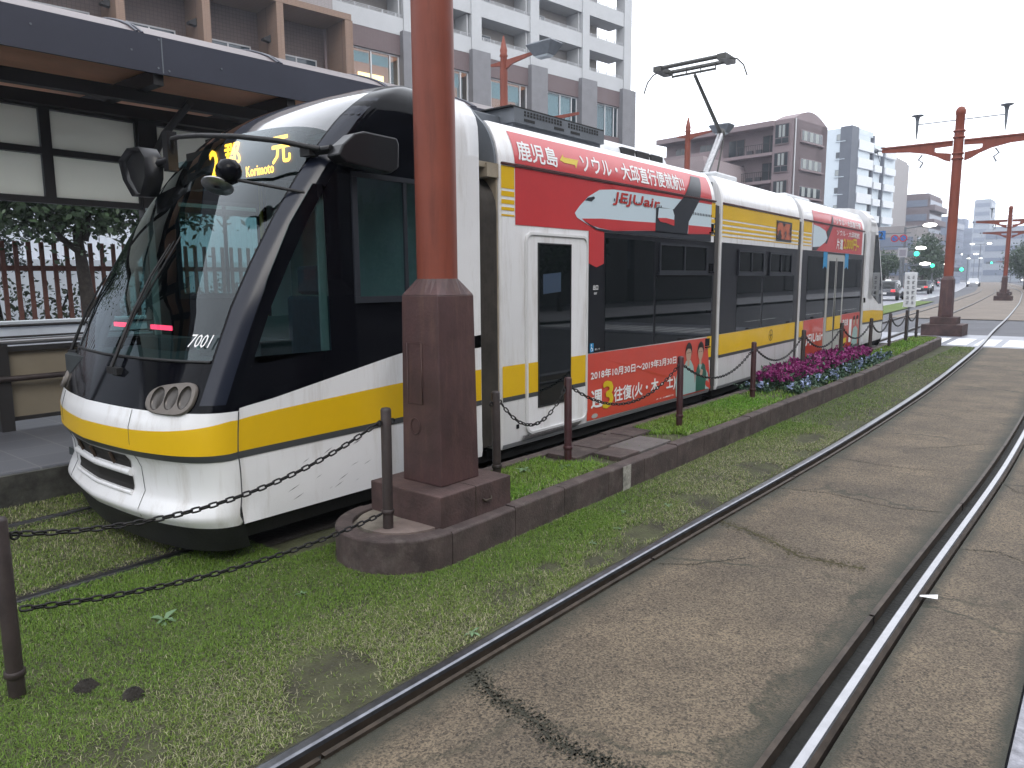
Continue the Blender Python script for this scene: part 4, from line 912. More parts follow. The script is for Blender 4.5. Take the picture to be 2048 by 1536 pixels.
# roof equipment
g = MB(); g.box(C - .95, C + .92, 5.42, 6.9, 3.0, 3.28); ru = tb(g, 'roof_unit', GREYM, bevel=.012)
g = MB(); g.box(C - .97, C + .95, 5.36, 6.92, 3.283, 3.295); tb(g, 'roof_unit_cover', MATTE, ru)
g = MB(); g.box(C - .97, C + .95, 5.40, 6.92, 3.15, 3.281); g.m = 1
for k in range(27):
    for j in range(2): y = 5.55 + k * .047; (g.box(C + .9, C + .953, y, y + .028, 3.222 + j * .027, 3.242 + j * .027) if not 5.45 + .7 < y < 6.2 + .02 else None)
for y in (5.55, 6.02, 6.30): g.box(C + .9, C + .953, y, y + .16, 3.175, 3.20)
tb(g, 'roof_unit_grille', [GREYM, MATTE], ru)
g = MB(); g.box(C - .9, C + .78, 4.62, 5.44, 2.95, 3.22); tb(g, 'roof_unit', GREYM, bevel=.01)
g = MB(); rows = []
for y, k in ((7.28, .7), (7.34, .92), (7.5, 1), (8.6, 1), (8.74, .95), (8.8, .75)):
    rows.append([(C + .74 * math.copysign(abs(math.cos(a))**.5, math.cos(a)) * (.94 + .06 * k), y, 3.03 + .33 * k * max(0, math.sin(a))**.5) for a in np.linspace(0, PI, 19)])
g.grid(rows, True); g.add(rows[0], [tuple(range(19))]); g.add(rows[-1], [tuple(range(18, -1, -1))]); ac = tb(g, 'roof_unit', LGREY)
g = MB()
for y in (7.62, 7.97, 8.32): g.box(C + .70, C + .752, y, y + .29, 3.08, 3.24)
tb(g, 'roof_unit_vent', MATTE, ac)
g = MB(); g.box(C - .5, C + .45, 11.0, 11.9, 3.03, 3.36); tb(g, 'roof_unit', LGREY, bevel=.03)
g = MB(); g.box(C - .7, C + .7, 9.5, 11.0, 3.03, 3.16); tb(g, 'roof_unit', GREYM, bevel=.02)
g = MB(); g.box(C - .5, C + .55, 14.1, 15.6, 3.03, 3.30); tb(g, 'roof_unit', LGREY, bevel=.04)
g = MB(); g.box(C - .5, C + .55, 15.9, 17.0, 3.03, 3.26); g.tube([(C + .1, 16.1, 3.3), (C + .1, 16.9, 3.3)], .12, 12); tb(g, 'roof_unit', GREYM, bevel=.02)
# pantograph (single arm)
PANT = pm('pantograph grey', (.10, .10, .095), .5, .4); PY = 11.62
g = MB(); g.box(C - .5, C + .5, PY - .75, PY - .65, 3.16, 3.24); g.box(C - .5, C + .5, PY + .2, PY + .3, 3.16, 3.24); g.box(C - .45, C - .38, PY - .75, PY + .3, 3.18, 3.25); g.box(C + .38, C + .45, PY - .75, PY + .3, 3.18, 3.25)
for x in (-.42, .42):
    for y in (-.7, .25): g.lathe([(.05, 3.04), (.07, 3.07), (.05, 3.1), (.07, 3.13), (.05, 3.16)], (C + x, PY + y, 0), 10)
g.box(C - .1, C + .1, PY - .3, PY + .1, 3.25, 3.42); pan = tb(g, 'pantograph', PANT)
g = MB(); g.tube([(C, PY + .0, 3.40), (C, PY + .62, 4.13)], .06, 8); tb(g, 'pantograph_lower_arm', CHROME, pan)
g = MB(); g.tube([(C + .09, PY + .25, 3.35), (C + .03, PY + .66, 4.02)], .015, 6); g.lathe([(.04, -.08), (.07, -.05), (.07, .05), (.04, .08)], (C, PY + .63, 4.14), 10); tb(g, 'pantograph_rod', PANT, pan)
g = MB(); g.tube([(C, PY + .62, 4.14), (C, PY - .50, 4.86)], [.035, .026], 8); tb(g, 'pantograph_upper_arm', PANT, pan)
g = MB()
HY = PY - .55
for yy in (-.16, .16):
    g.tube([(C - .50, HY + yy, 5.0), (C + .50, HY + yy, 5.0)], .032, 6)
g.box(C - .60, C - .46, HY - .2, HY + .2, 4.95, 5.03); g.box(C + .46, C + .60, HY - .2, HY + .2, 4.95, 5.03)
for s in (-1, 1):
    g.tube([(C + s * .58, HY, 5.0), (C + s * .70, HY, 4.96), (C + s * .80, HY, 4.86), (C + s * .86, HY, 4.70)], .012, 5)
g.tube([(C - .36, HY, 4.88), (C + .36, HY, 4.88)], .018, 6); g.tube([(C - .5, HY, 4.95), (C + .5, HY, 4.95)], .008, 5)
for x in (-.36, -.12, .12, .36): g.tube([(C + x, HY, 4.86), (C + x, HY, 4.98)], .010, 5)
tb(g, 'pantograph_head', PANT, pan)
# wheels, mostly in shade
for yc in (6.0, 8.0, 14.2, 16.2):
    for s in (-1, 1):
        g = MB(); rows = [[(C + s * (.75 + dx), yc + r_ * math.cos(a), .31 + r_ * math.sin(a)) for a in np.linspace(0, 2 * PI, 21)[:-1]] for dx, r_ in ((-.06, .1), (-.06, .30), (.06, .31), (.06, .1))]
        g.grid(rows, True, True); tb(g, 'wheel', RAILS)

# ================================================================== STREET FURNITURE
def catenary_pole(x, y, label, z0=0., plinth=True):
    t = thing('catenary_pole', (0, 0, 0), label, 'pole', 'red catenary poles between the tracks')
    g = MB(); g.box(-.33, .33, -.345, .345, -.2, .40) if plinth else g.box(-.55, .55, -.55, .55, -.2, .28)
    if not plinth: g.box(-.36, .36, -.36, .36, .28, .5)
    pl = g.build('plinth', pm('brown plinth stone', (.098, .058, .054), .75, nz=(4, .5), bump=(50, .25)), t, bevel=.008)
    if plinth:
        g = MB(); g.tube([(.332, .05, .3), (.345, .06, .285), (.345, .12, .285), (.332, .13, .3)], .008, 5); g.box(-.331, .331, -.02, -.012, -.1, .4015); g.build('plinth_handle', RAILS, pl)
    zb_ = .40 if plinth else .5
    g = MB(); g.frus((0, 0), zb_, 1.64, .182, .182, .168, .168)
    b0 = [(s1 * .168, s2 * .168, 1.64) for s1, s2 in ((-1, -1), (1, -1), (1, 1), (-1, 1))]
    n = 24; sq = []
    for k in range(n):
        a = 2 * PI * k / n; m_ = max(abs(math.cos(a)), abs(math.sin(a))); sq.append((.168 * math.cos(a) / m_, .168 * math.sin(a) / m_, 1.64))
    g.grid([sq, [(.134 * math.cos(2 * PI * k / n), .134 * math.sin(2 * PI * k / n), 1.745) for k in range(n)]], False, True)
    base = g.build('pole_base', POLEB, t, bevel=.008)
    g = MB(); g.tube([(-.115, -.184 + .003, .93), (-.115, -.1815, 1.33), (.02, -.1815, 1.33), (.02, -.181, .93)], .003, 4, closed=True); g.lathe([(.03, .0), (.03, .003)], (0, 0, 0), 10) if False else None
    g.tube([(-.05 + .045 * math.cos(a), -.1835, .78 + .055 * math.sin(a)) for a in np.linspace(0, 2 * PI, 12)[:-1]], .003, 4, closed=True); g.build('access_hatch', POLEB, base)
    g = MB(); g.lathe([(.134, 1.74), (.134, 3.0), (.131, 5.0), (.130, 6.0)], (0, 0, 0), 28)
    g.lathe([(.12, 6.0), (.12, 6.5), (.135, 6.52), (.135, 6.62), (.09, 6.71), (.02, 6.74)], (0, 0, 0), 24); sh = g.build('shaft', POLE, t)
    g = MB()
    for z in (5.2, 5.35, 5.82, 6.0): g.lathe([(.14, z), (.165, z + .012), (.165, z + .05), (.14, z + .062)], (0, 0, 0), 24)
    g.build('collar', POLE, sh)
    for s, ln in ((-1, 2.1), (1, 2.75)):
        o_ = [(.15, 5.74), (ln, 5.72), (ln, 5.62), (1.3, 5.55), (.85, 5.46), (.55, 5.34), (.35, 5.22), (.18, 5.16), (.18, 5.40), (.55, 5.46), (.62, 5.5), (.62, 5.60), (.15, 5.62)]
        g = MB(); g.prism([(s * u, -.03, z) for u, z in o_], (0, .06, 0)); g.box(*sorted((s * .15, s * ln)), -.06, .06, 5.735, 5.775); ar = g.build('arm', POLE, t)
        g = MB(); g.tube([(s * (ln + .0), 0, 5.68), (s * (ln + .12), 0, 5.70)], .02, 6); g.lathe([(.02, -.07), (.06, -.04), (.07, 0), (.06, .04), (.02, .07)], (s * (ln + .17), 0, 5.70), 12); g.tube([(s * (ln + .14), 0, 5.66), (s * (ln + .05), 0, 5.35)], .012, 5); g.build('insulator', GREYM, ar); g = MB()
        g.tube([(s * .95, 0, 5.44), (s * 1.05, 0, 5.3), (s * .92, 0, 5.2), (s * 1.0, 0, 5.05)], .025, 6); g.build('insulator', GREYM, ar)
    g = MB(); g.tube([(-1.15, 0, 6.36), (1.15, 0, 6.36)], .016, 6)
    hb = g.build('top_bar', GREYM, t)
    for s in (-1, 1):
        g = MB(); g.lathe([(.01, -.45), (.035, -.2), (.045, .10), (.07, .22), (.17, .26), (.17, .275), (.02, .28)], (s * 1.15, 0, 6.36), 12); g.build('bar_end', GREYM, hb)
    t.location = (x, y, z0); return t
cp = catenary_pole(-3.48, 3.49, 'thick red brown pole on a square plinth in front of the tram cab')
cp2 = catenary_pole(-4.08, 26.2, 'red catenary pole with two bracket arms beyond the zebra crossing', plinth=False)
for x, y, lb in ((-6.5, 65, 'second red catenary pole beyond the crossing, where the track bends'), (-8.15, 82, 'red catenary pole just behind the second one beyond the crossing'), (-25.0, 247, 'tiny red pole far down the tramway, nearest of the far row'), (-32, 310, 'tiny red pole far down the tramway, middle of the far row'), (-40, 385, 'tiny red pole far down the tramway, last of the far row')):
    c_ = copy_tree(cp2); c_.location = (x, y, 0); c_['label'] = lb
# bollards and chains
def bollard(x, y, z0, h, mat, label, r=.033, lean=0.):
    g = MB(); g.lathe([(r, -.05), (r, h - .012), (r * .82, h), (r * .3, h + .004)], (0, 0, 0), 18)
    g.lathe([(r + .004, .10), (r + .008, .105), (r + .008, .125), (r + .004, .13)], (0, 0, 0), 18)
    o = g.build('bollard', mat); o.location = (x, y, z0); o.rotation_euler = (random.uniform(-.01, .01), random.uniform(-.01, .01) + lean, 0)
    tag(o, label, 'bollard', 'chain bollards along the tracks')
    g = MB(); e = [(r + .02 + .016 * math.cos(a), 0, h - .09 + .016 * math.sin(a)) for a in np.linspace(0, 2 * PI, 12)[:-1]]
    for sg in (1, -1):
        g = MB(); g.tube([(0, sg * u, w_) for u, v, w_ in e], .006, 5, closed=True); ey = g.build('chain_eye', CHAINM, o); ey.matrix_parent_inverse = Matrix.Identity(4)
    return o
BO = [(-3.50, .93, -.02, .80, POST, 'nearest bollard, rising from the grass at the left edge of the picture'),
      (-3.43, 2.96, .19, .77, POST, 'brown bollard on the rounded kerb end beside the thick pole'),
      (-3.62, 4.24, .19, .70, POST, 'brown bollard just behind the plinth of the thick pole'),
      (-3.55, 5.10, .19, .72, POSTR, 'maroon bollard beside the paving slabs, in front of the white tram door'),
      (-3.47, 7.03, .19, .74, POSTR, 'maroon bollard in front of the two printed men'),
      (-3.56, 9.28, .19, .73, POSTR, 'maroon bollard before the magenta flowers'),
      (-3.72, 11.7, .19, .74, POST, 'bollard standing in the magenta flower bed, the nearer one'),
      (-3.76, 13.9, .19, .74, POST, 'bollard standing in the magenta flower bed, the farther one'),
      (-3.72, 15.75, .19, .74, POST, 'bollard just past the magenta flower bed'),
      (-3.88, 18.1, .19, .74, POST, 'bollard on the last grass of the island, third from its far end'),
      (-3.93, 20.0, .19, .74, POST, 'bollard at the foot of the white notice board'),
      (-3.95, 21.3, .19, .70, POST, 'last bollard at the far tip of the kerbed island')]
for b in BO: bollard(*b)
def chain(p0, p1, sag, label, pitch=.046, wire=.0055, L_=.062, W_=.034):
    p0, p1 = Vector(p0), Vector(p1); N = max(8, int(((p1 - p0).length + sag * sag * 2) / pitch)); g = MB()
    def at(t_): p = p0.lerp(p1, t_); p.z -= 4 * sag * t_ * (1 - t_); return p
    for k in range(N):
        c_ = at((k + .5) / N); d = (at((k + 1) / N) - at(k / N)).normalized(); sd = d.cross(Vector((0, 0, 1))).normalized(); up = sd.cross(d)
        a_ = R(45) * (1 if k % 2 else -1); side = sd * math.cos(a_) + up * math.sin(a_); ring = []
        hl, hw_ = L_ / 2 - W_ / 2, W_ / 2 - wire
        for j in range(12):
            a = 2 * PI * j / 12; ring.append(c_ + d * (math.copysign(hl, math.cos(a)) * (1 if abs(math.cos(a)) > .01 else 0) + hw_ * math.cos(a)) + side * hw_ * math.sin(a))
        g.tube(ring, wire, 5, closed=True)
    tag(g.build('chain', CHAINM), label, 'chain', 'chains slung between the bollards')
chain((-3.43, 2.91, .88), (-3.505, .96, .70), .17, 'upper dark chain sagging across the tram front from the kerb end bollard')
chain((-3.43, 2.91, .30), (-3.49, .97, .37), .085, 'lower dark chain hanging close over the grass from the kerb end bollard')
chain((-3.505, .9, .70), (-3.55, -1.1, .70), .2, 'short end of dark chain leaving the picture at the left edge')
for i, sg, lb in ((2, .24, 'dark chain hanging in front of the white tram door'), (3, .26, 'dark chain hanging across the advert with the date'), (4, .24, 'dark chain hanging across the printed man in green'), (5, .25, 'dark chain hanging over the near tip of the magenta flowers'),
                  (6, .25, 'dark chain between the two bollards inside the flower bed'), (7, .24, 'dark chain over the far tip of the flower bed'), (8, .25, 'dark chain behind the flower bed beside the tram tail'), (9, .24, 'second to last dark chain on the kerbed island'), (10, .18, 'last dark chain at the far tip of the kerbed island')):
    a, b = BO[i], BO[i + 1]
    chain((a[0], a[1] + .05, a[2] + a[3] - .09), (b[0], b[1] - .05, b[2] + b[3] - .09), sg, lb, *( (.046,) if i < 6 else (.06, .007, .08, .042)))
# white notice board on a post
t = thing('notice_board', (-4.02, 20.6, 0), 'white upright notice board with dark marks on a thin grey post by the tram tail', 'sign')
g = MB(); g.tube([(-4.02, 20.6, .1), (-4.02, 20.6, 1.85)], .025, 8); g.build('post', GREYM, t)
g = MB(); g.box(-4.15, -3.87, 20.56, 20.59, .98, 1.84); bd = g.build('board', pm('notice white', (.75, .77, .8), .4), t, bevel=.006)
g = MB()
for k in range(6):
    for x_ in (-4.09, -3.975):
        for q in range(3): z_ = 1.06 + .125 * k + q * .028; g.box(x_ + random.uniform(0, .015), x_ + random.uniform(.04, .065), 20.553, 20.559, z_, z_ + random.uniform(.008, .018))
g.build('board_marks', pm('notice dark marks', (.12, .13, .17), .6), bd)
# scrap of white paper, molehills
g = MB(); g.grid([[(-.70, 4.36, .012), (-.62, 4.40, .004)], [(-.705, 4.40, .004), (-.625, 4.44, .014)]], True); tag(g.build('paper_scrap', FILMW), 'small white scrap of paper lying beside the right rail', 'litter')
def mound(x, y, r, label):
    g = MB(); rows = []
    for i in range(9):
        rr_ = r * (i + .1) / 8
        rows.append([(x + rr_ * math.cos(a) * (1 + .15 * math.sin(3 * a + x)), y + rr_ * math.sin(a), .045 * r / .06 * (1 - (i / 8)**2) + random.uniform(-.006, .006) - .012) for a in np.linspace(0, 2 * PI, 19)[:-1]])
    g.grid(rows, True, True); g.add(rows[0], [tuple(range(18))]); tag(g.build('soil_mound', SHADED_SOIL), label, 'soil mound', 'dark soil mounds in the grass')
mound(-3.33, 1.14, .055, 'dark soil mound in the grass nearest the left bollard'); mound(-3.11, 1.24, .05, 'smaller dark round soil mound, farther from the left bollard')

# ================================================================== PLATFORM SHELTER
sh = thing('platform_shelter', (-8, 3, .25), 'long dark steel tram stop shelter with arched grey canopy and white panels', 'shelter')
def ex(y): return -7.33 + (y - 2.33) * .079
Y0, Y1 = -3.0, 8.6
g = MB()
g.prism([(ex(Y0), Y0, 3.69), (ex(Y1), Y1, 3.69), (ex(Y1), Y1, 4.03), (ex(Y0), Y0, 4.03)], (-.03, 0, 0)); fa = g.build('fascia', FASC, sh)
g = MB(); g.box(0, 0, 0, 0, 0, 0); g = MB()
g.prism([(ex(3.62) + .004, 3.62, 3.70), (ex(3.63) + .004, 3.63, 3.70), (ex(3.63) + .004, 3.63, 4.025), (ex(3.62) + .004, 3.62, 4.025)], (-.006, 0, 0))
for y, z in ((2.55, 3.90), (3.35, 3.86), (3.58, 3.74), (3.68, 3.73), (4.2, 3.85), (3.6, 4.0)): g.tube([(ex(y) - .01, y, z), (ex(y) + .008, y, z)], .010, 8)
g.build('fascia_bolts', GREYM, fa)
g = MB(); rows = []
for y in np.linspace(Y0, Y1, 24):
    rows.append([(ex(y) - .02 - 2.2 * k / 14, y, 4.03 + .30 * math.sin(PI * k / 14)**.8) for k in range(15)])
g.grid(rows, True); rf = g.build('roof', ROOFP, sh)
for y in (2.0, 3.42, 4.84, .6, -.8, 6.26, 7.7):
    g = MB()
    for dy in (0, .05): g.tube([(ex(y) - .02 - 2.2 * k / 14, y + dy, 4.04 + .30 * math.sin(PI * k / 14)**.8) for k in range(15)], .012, 5)
    g.build('roof_seam', FASC, rf)
g = MB(); rows = []
for y in (Y0, Y1): rows.append([(ex(y) - .04, y, 3.74), (ex(y) - 2.1, y, 3.80)])
g.grid(rows, False); g.build('soffit', CEIL, sh)
g = MB()
for y in (-2.1, -.7, .72, 2.1, 3.55, 4.95, 6.4, 7.8): g.box(ex(y) - 2.1, ex(y) - .05, y, y + .10, 3.60, 3.735)
for dx in (.42, 1.2, 2.05): g.prism([(ex(Y0) - dx, Y0, 3.50), (ex(Y1) - dx, Y1, 3.50), (ex(Y1) - dx, Y1, 3.62), (ex(Y0) - dx, Y0, 3.62)], (-.10, 0, 0))
g.build('roof_beam', STEELD, sh)
PX = -8.62
for y in (-2.6, .9, 4.03, 7.6):
    g = MB(); g.box(PX - .07, PX + .07, y - .07, y + .07, .25, 3.6); g.tube([(PX, y, 2.9), (PX + .5, y, 3.3), (PX + 1.1, y, 3.55)], .04, 6); g.build('post', STEELD, sh)
def wpanel(y0, y1, z0, z1, mat, nm='panel'):
    g = MB(); g.box(PX - .015, PX + .015, y0, y1, z0, z1); g.build(nm, mat, sh)
for y0, y1 in ((-2.5, .8), (1.0, 2.98), (3.10, 3.93), (4.2, 5.8)):
    for z0, z1 in ((2.60, 3.02), (3.10, 3.47)): wpanel(y0, y1, z0, z1, PANELW)
g = MB()
for z in (2.54, 3.03, 3.48): g.box(PX - .03, PX + .04, -2.6, 6.0, z, z + .065)
for y in (.83, 2.99, 3.94, 4.08): g.box(PX - .028, PX + .038, y, y + .10, 2.55, 3.50)
g.build('panel_frame', STEELD, sh)
g = MB(); g.box(PX + .03, PX + .05, 4.19, 4.2, 2.6, 3.45); g.build('panel_edge', PANELW, sh)
# hanging dark sign boxes under the canopy
g = MB(); g.box(-8.3, -7.5, 4.6, 4.75, 2.95, 3.35); g.build('hanging_sign', pm('unlit sign box', (.03, .032, .036), .5), sh)
# back railing with tan panels
rl_ = thing('platform_railing', (PX, 2, .25), 'dark platform railing with tan panels and a bright steel top tube', 'railing')
g = MB(); g.tube([(PX + .04, -5, 1.135), (PX + .04, 8, 1.155)], .032, 10); g.build('top_tube', RIM, rl_)
g = MB(); g.tube([(PX + .1, -5, 1.31), (PX + .1, 8, 1.31)], .014, 8); g.tube([(PX + .04, -5, 1.185), (PX + .04, 8, 1.20)], .012, 6); g.box(PX, PX + .06, -5, 8, 1.05, 1.10); g.build('rail', STEELD, rl_)
g = MB(); g.tube([(PX + .10, -5, .78), (PX + .10, 8, .78)], .030, 10); g.build('mid_tube', POST, rl_)
for y in (-3.6, -1.6, .45, 2.44, 4.4, 6.4):
    g = MB(); g.box(PX - .03, PX + .09, y - .06, y + .06, .25, 1.12); g.build('post', STEELD, rl_)
    g = MB(); g.box(PX - .01, PX + .012, y + .065, y + 1.93, .38, 1.05); g.build('panel', PANELT, rl_)
    g = MB(); g.box(PX - .02, PX + .03, y + .06, y + 1.94, .34, .38); g.build('panel_rail', STEELD, rl_)

# ================================================================== LEFT BACKGROUND (behind the platform)
t = thing('white_barrier', (-12.4, 4, 0), 'low white barrier wall across the road behind the platform railing', 'barrier')
g = MB()
for k in range(14): g.box(-12.55, -12.38, -5 + k * 1.22, -5 + k * 1.22 + 1.205, 0, 1.10)
g.build('wall', pm('white barrier paint', (.62, .66, .69), .5, nz=(2, .12)), t, bevel=.01)
g = MB(); g.box(-12.58, -12.35, -5, 12.1, 1.10, 1.18); g.build('coping', pm('barrier coping', (.60, .64, .66), .5), t, bevel=.01)
t = thing('picket_fence', (-16, 6, 0), 'brown vertical slat fence in front of a hedge, left of the tram', 'fence')
g = MB()
y = -4.
while y < 13: g.box(-16.03, -15.99, y, y + .075, .15, 2.5 + .004 * math.sin(y * 9)); y += .218
g.build('slats', WOOD, t)
g = MB(); g.box(-16.075, -16.035, -4, 13, .5, .6); g.box(-16.075, -16.035, -4, 13, 1.95, 2.05); g.build('rails', WOOD, t)
def leaves(mb, pts, size, flat_=0.):
    """small two-triangle leaves at the given points"""
    n = len(pts); pts = np.asarray(pts); d = rng.normal(size=(n, 3)); d /= np.linalg.norm(d, axis=1)[:, None]
    e = np.cross(d, rng.normal(size=(n, 3))); e /= np.linalg.norm(e, axis=1)[:, None]; s_ = size * rng.uniform(.6, 1.3, n)
    a = pts - d * s_[:, None]; b = pts + e * (s_ * .5)[:, None]; c = pts + d * s_[:, None]; f = pts - e * (s_ * .5)[:, None]
    V = np.stack([a, b, c, f], 1).reshape(-1, 3); base = len(mb.v)
    mb.v += [tuple(p) for p in V]; mb.f += [[base + 4 * i, base + 4 * i + 1, base + 4 * i + 2, base + 4 * i + 3] for i in range(n)]; mb.mi += [0] * n; mb.sm += [False] * n
def crown_pts(c, rad, nclump, per, spread=.45):
    P_ = []
    for _ in range(nclump):
        v = rng.normal(size=3); v /= np.linalg.norm(v); r_ = rng.uniform(.35, 1.)**.6
        cc = np.array(c) + v * np.array(rad) * r_
        P_.append(cc + rng.normal(size=(per, 3)) * np.array(rad) * spread * rng.uniform(.3, .7))
    return np.concatenate(P_)
def tree(loc, h, crown_c, rad, label, cat='tree', group=None, nclump=40, per=90, leaf=.06, mat=LEAF, trunk_r=.13, limbs=(), name='tree'):
    t = thing(name, loc, label, cat, group); x, y, z = loc
    g = MB(); top = (x + crown_c[0] * .5, y + crown_c[1] * .5, z + h)
    g.tube([(x, y, z - .1), (x + .02, y + .03, z + h * .35), (x - .02, y - .03, z + h * .7), top], [trunk_r * 1.15, trunk_r, trunk_r * .85, trunk_r * .55], 10)
    for l in limbs: g.tube([(x + p[0], y + p[1], z + p[2]) for p in l], [trunk_r * .55, trunk_r * .45, trunk_r * .35, trunk_r * .2][:len(l)], 8)
    g.build('trunk', BARK, t)
    g = MB(); leaves(g, crown_pts((x + crown_c[0], y + crown_c[1], z + crown_c[2]), rad, nclump, per), leaf); g.build('crown', mat, t)
    return t
tree((-15.2, 5.85, 0), 2.75, (0, -.2, 3.75), (1.3, 2.9, 1.0), 'small dark leafy tree with forked trunk in front of the brown fence', nclump=150, per=120, leaf=.075, limbs=[[(0, -.02, 2.25), (0, -.38, 2.55), (0, -.62, 3.1), (0, -1.1, 3.35)], [(0, .03, 2.5), (.05, .12, 3.0), (.1, .0, 3.4), (.1, .4, 4.0)], [(0, 0, 2.7), (0, -.3, 3.4), (0, -.9, 4.0)]])
t = thing('hedge', (-16.8, 4, 0), 'tangled green hedge right behind the brown slat fence', 'hedge')
g = MB(); P_ = [np.array((rng.uniform(-17.1, -16.4), y, max(.2, rng.normal(1.0, .42)))) + rng.normal(size=(26, 3)) * (.12, .2, .16) for y in rng.uniform(-4, 12, 330)]; leaves(g, np.concatenate(P_), .06); g.build('foliage', LEAF3, t)
g = MB()
for y in np.arange(-4, 12, .55): g.tube([(-16.75, y, 0), (-16.75 + rng.uniform(-.1, .1), y + rng.uniform(-.2, .2), .8), (-16.7, y + rng.uniform(-.3, .3), 1.7)], .02, 5)
g.build('stems', BARK, t)
tree((-17.3, 5.0, 0), 2.2, (0, .2, 2.55), (.4, .9, .6), 'grey green shrub rising just behind the brown fence', 'shrub', None, 26, 60, .05, LEAF2, .04, name='shrub')
t = thing('white_building', (-22, 6, 0), 'white corrugated metal building behind the hedge and fence', 'building')
g = MB(); ys = np.arange(-14, 13.5, .09); g.grid([[(-21.0 + (.03 if i % 2 else 0), y, z) for i, y in enumerate(ys)] for z in (2.3, 7.0)], False); g.box(-27, -21.05, -14, 13.4, 0, 7); g.build('wall', pm('white corrugated sheet', (.58, .63, .70), .45, nz=(1., .08)), t)
g = MB(); g.box(-21.03, -20.9, -14, 13.4, 2.12, 2.3); g.box(-21.0, -20.95, -14, 13.4, 0, 2.1); g.build('base_band', pm('white base band', (.50, .55, .60), .5, nz=(1, .1)), t)
# street lamps on the far pavement
def street_lamp(x, y, h, label, left=.5, right=1.1):
    t = thing('street_lamp', (0, 0, 0), label, 'street lamp', 'red street lamps on the left pavement')
    g = MB(); g.lathe([(.12, 0), (.12, h - 1.1), (.10, h - .62), (.13, h - .58), (.10, h - .52), (.115, h - .42), (.10, h - .36), (.02, h)], (0, 0, 0), 14); g.build('post', POLE, t)
    g = MB(); g.prism([(-left, -.03, h - .74), (right, -.03, h - .66), (right, -.03, h - .74), (.3, -.03, h - .86), (.1, -.03, h - .98), (-.1, -.03, h - .86), (-left, -.03, h - .8)], (0, .06, 0)); g.build('arm', POLE, t)
    g = MB(); c0 = right + .42
    g.frus((c0, 0), h - .85, h - .55, .26, .17, .46, .30); g.frus((c0, 0), h - .55, h - .50, .46, .30, .42, .26); hd = g.build('lamp_head', GREYM, t, bevel=.01)
    g = MB(); g.frus((c0, 0), h - .90, h - .852, .20, .12, .24, .15); g.build('lamp_glass', pm('lamp glass', (.5, .55, .58), .2), hd)
    t.location = (x, y, 0); return t
sl = street_lamp(-14.95, 18.0, 8.97, 'red street lamp with a grey lantern standing before the white apartment tower')
c_ = copy_tree(sl); c_.location = (-14.95, 30.4, -.4); c_['label'] = 'red street lamp whose pointed tip shows behind the pantograph'
for ch in c_.children:
    if ch.name.startswith('lamp_head'): ch.hide_render = False
t = thing('round_sign_pole', (-14.6, 19.9, 0), 'red bracket arm with a round red sign showing above the tram roof', 'sign')
g = MB(); g.tube([(-15.7, 19.9, 0), (-15.7, 19.9, 6.6)], .07, 10); g.build('post', POLE, t)
g = MB(); g.prism([(-15.8, 19.87, 6.88), (-13.5, 19.87, 6.88), (-13.5, 19.87, 6.80), (-15.8, 19.87, 6.72)], (0, .06, 0)); g.build('arm', POLE, t)
g = MB(); g.tube([(-14.35, 19.9, 6.85), (-14.35, 19.9, 6.5)], .015, 5); g.tube([(-14.05, 19.9, 6.85), (-14.05, 19.9, 6.5)], .015, 5); g.build('hanger', POLE, t)
g = MB(); rows = [[(-14.15 + r_ * math.cos(a), yy, 6.38 + r_ * math.sin(a)) for a in np.linspace(0, 2 * PI, 25)[:-1]] for r_, yy in ((.02, 19.86), (.24, 19.86), (.25, 19.9), (.24, 19.94), (.02, 19.94))]; g.grid(rows, False, True); g.build('disc', pm('sign red', (.5, .03, .04), .4), t)

# ================================================================== BUILDINGS
class Frame:
    """facade frame: s runs along the front, o out of it, z up"""
    def __init__(s, P0, ang, flip=1):
        a = R(ang); s.P = P0; s.d = (math.sin(a), math.cos(a)); s.n = (flip * math.cos(a), -flip * math.sin(a))
    def __call__(s, u, o, z): return (s.P[0] + u * s.d[0] + o * s.n[0], s.P[1] + u * s.d[1] + o * s.n[1], z)
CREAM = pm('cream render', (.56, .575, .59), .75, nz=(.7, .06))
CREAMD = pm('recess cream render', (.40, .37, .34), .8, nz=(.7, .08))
PURT = tiles('mauve brick tile', (.135, .095, .098), (.155, .108, .11), (.19, .15, .15), .22, .08, 'yz', .008)
GPIL = pm('grey pilaster stone', (.235, .235, .25), .75, nz=(1.1, .12), bump=(20, .1))
WFRM = pm('white window frame', (.70, .71, .73), .4)
BGLS = pm('building window glass', (.045, .07, .09), .06, spec=.6)
BLIND = pm('roller blind', (.36, .44, .46), .6)
WARM = pm('glowing cafe room', (.30, .16, .12), .6, emit=((1, .36, .18), .34))  # room wall and ceiling glow themselves in place of lamplight
WARML = pm('lit cafe lamp', (1, .7, .4), .6, emit=((1, .62, .22), 4.0))
DARKO = pm('dark room', (.03, .03, .032), .8)
RAILW = pm('balcony rail metal', (.62, .63, .65), .4, .2)
TPANE = glass('tower pane', (.70, .80, .82), .05)
tw = thing('apartment_tower', (-38.5, 58, 0), 'tall cream balconied apartment tower with grey pilasters and mauve brick base', 'building')
F = Frame((-38.5, 58.), 8.3); TOP = 33.4; Fz0 = 19.05; FP = 2.93
bays = [(-26.1, -19.7), (-19.1, -13.4), (-12.4, -7.1), (-6.1, -.7), (.2, 5.05)]
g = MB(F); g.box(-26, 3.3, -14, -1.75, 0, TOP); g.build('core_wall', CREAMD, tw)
g = MB(F); g.box(-26, 6.4, -1.7, 0, 0, 14.9); g.box(-26, 6.45, -14, -1.8, 0, 18.9); g.build('podium', PURT, tw)
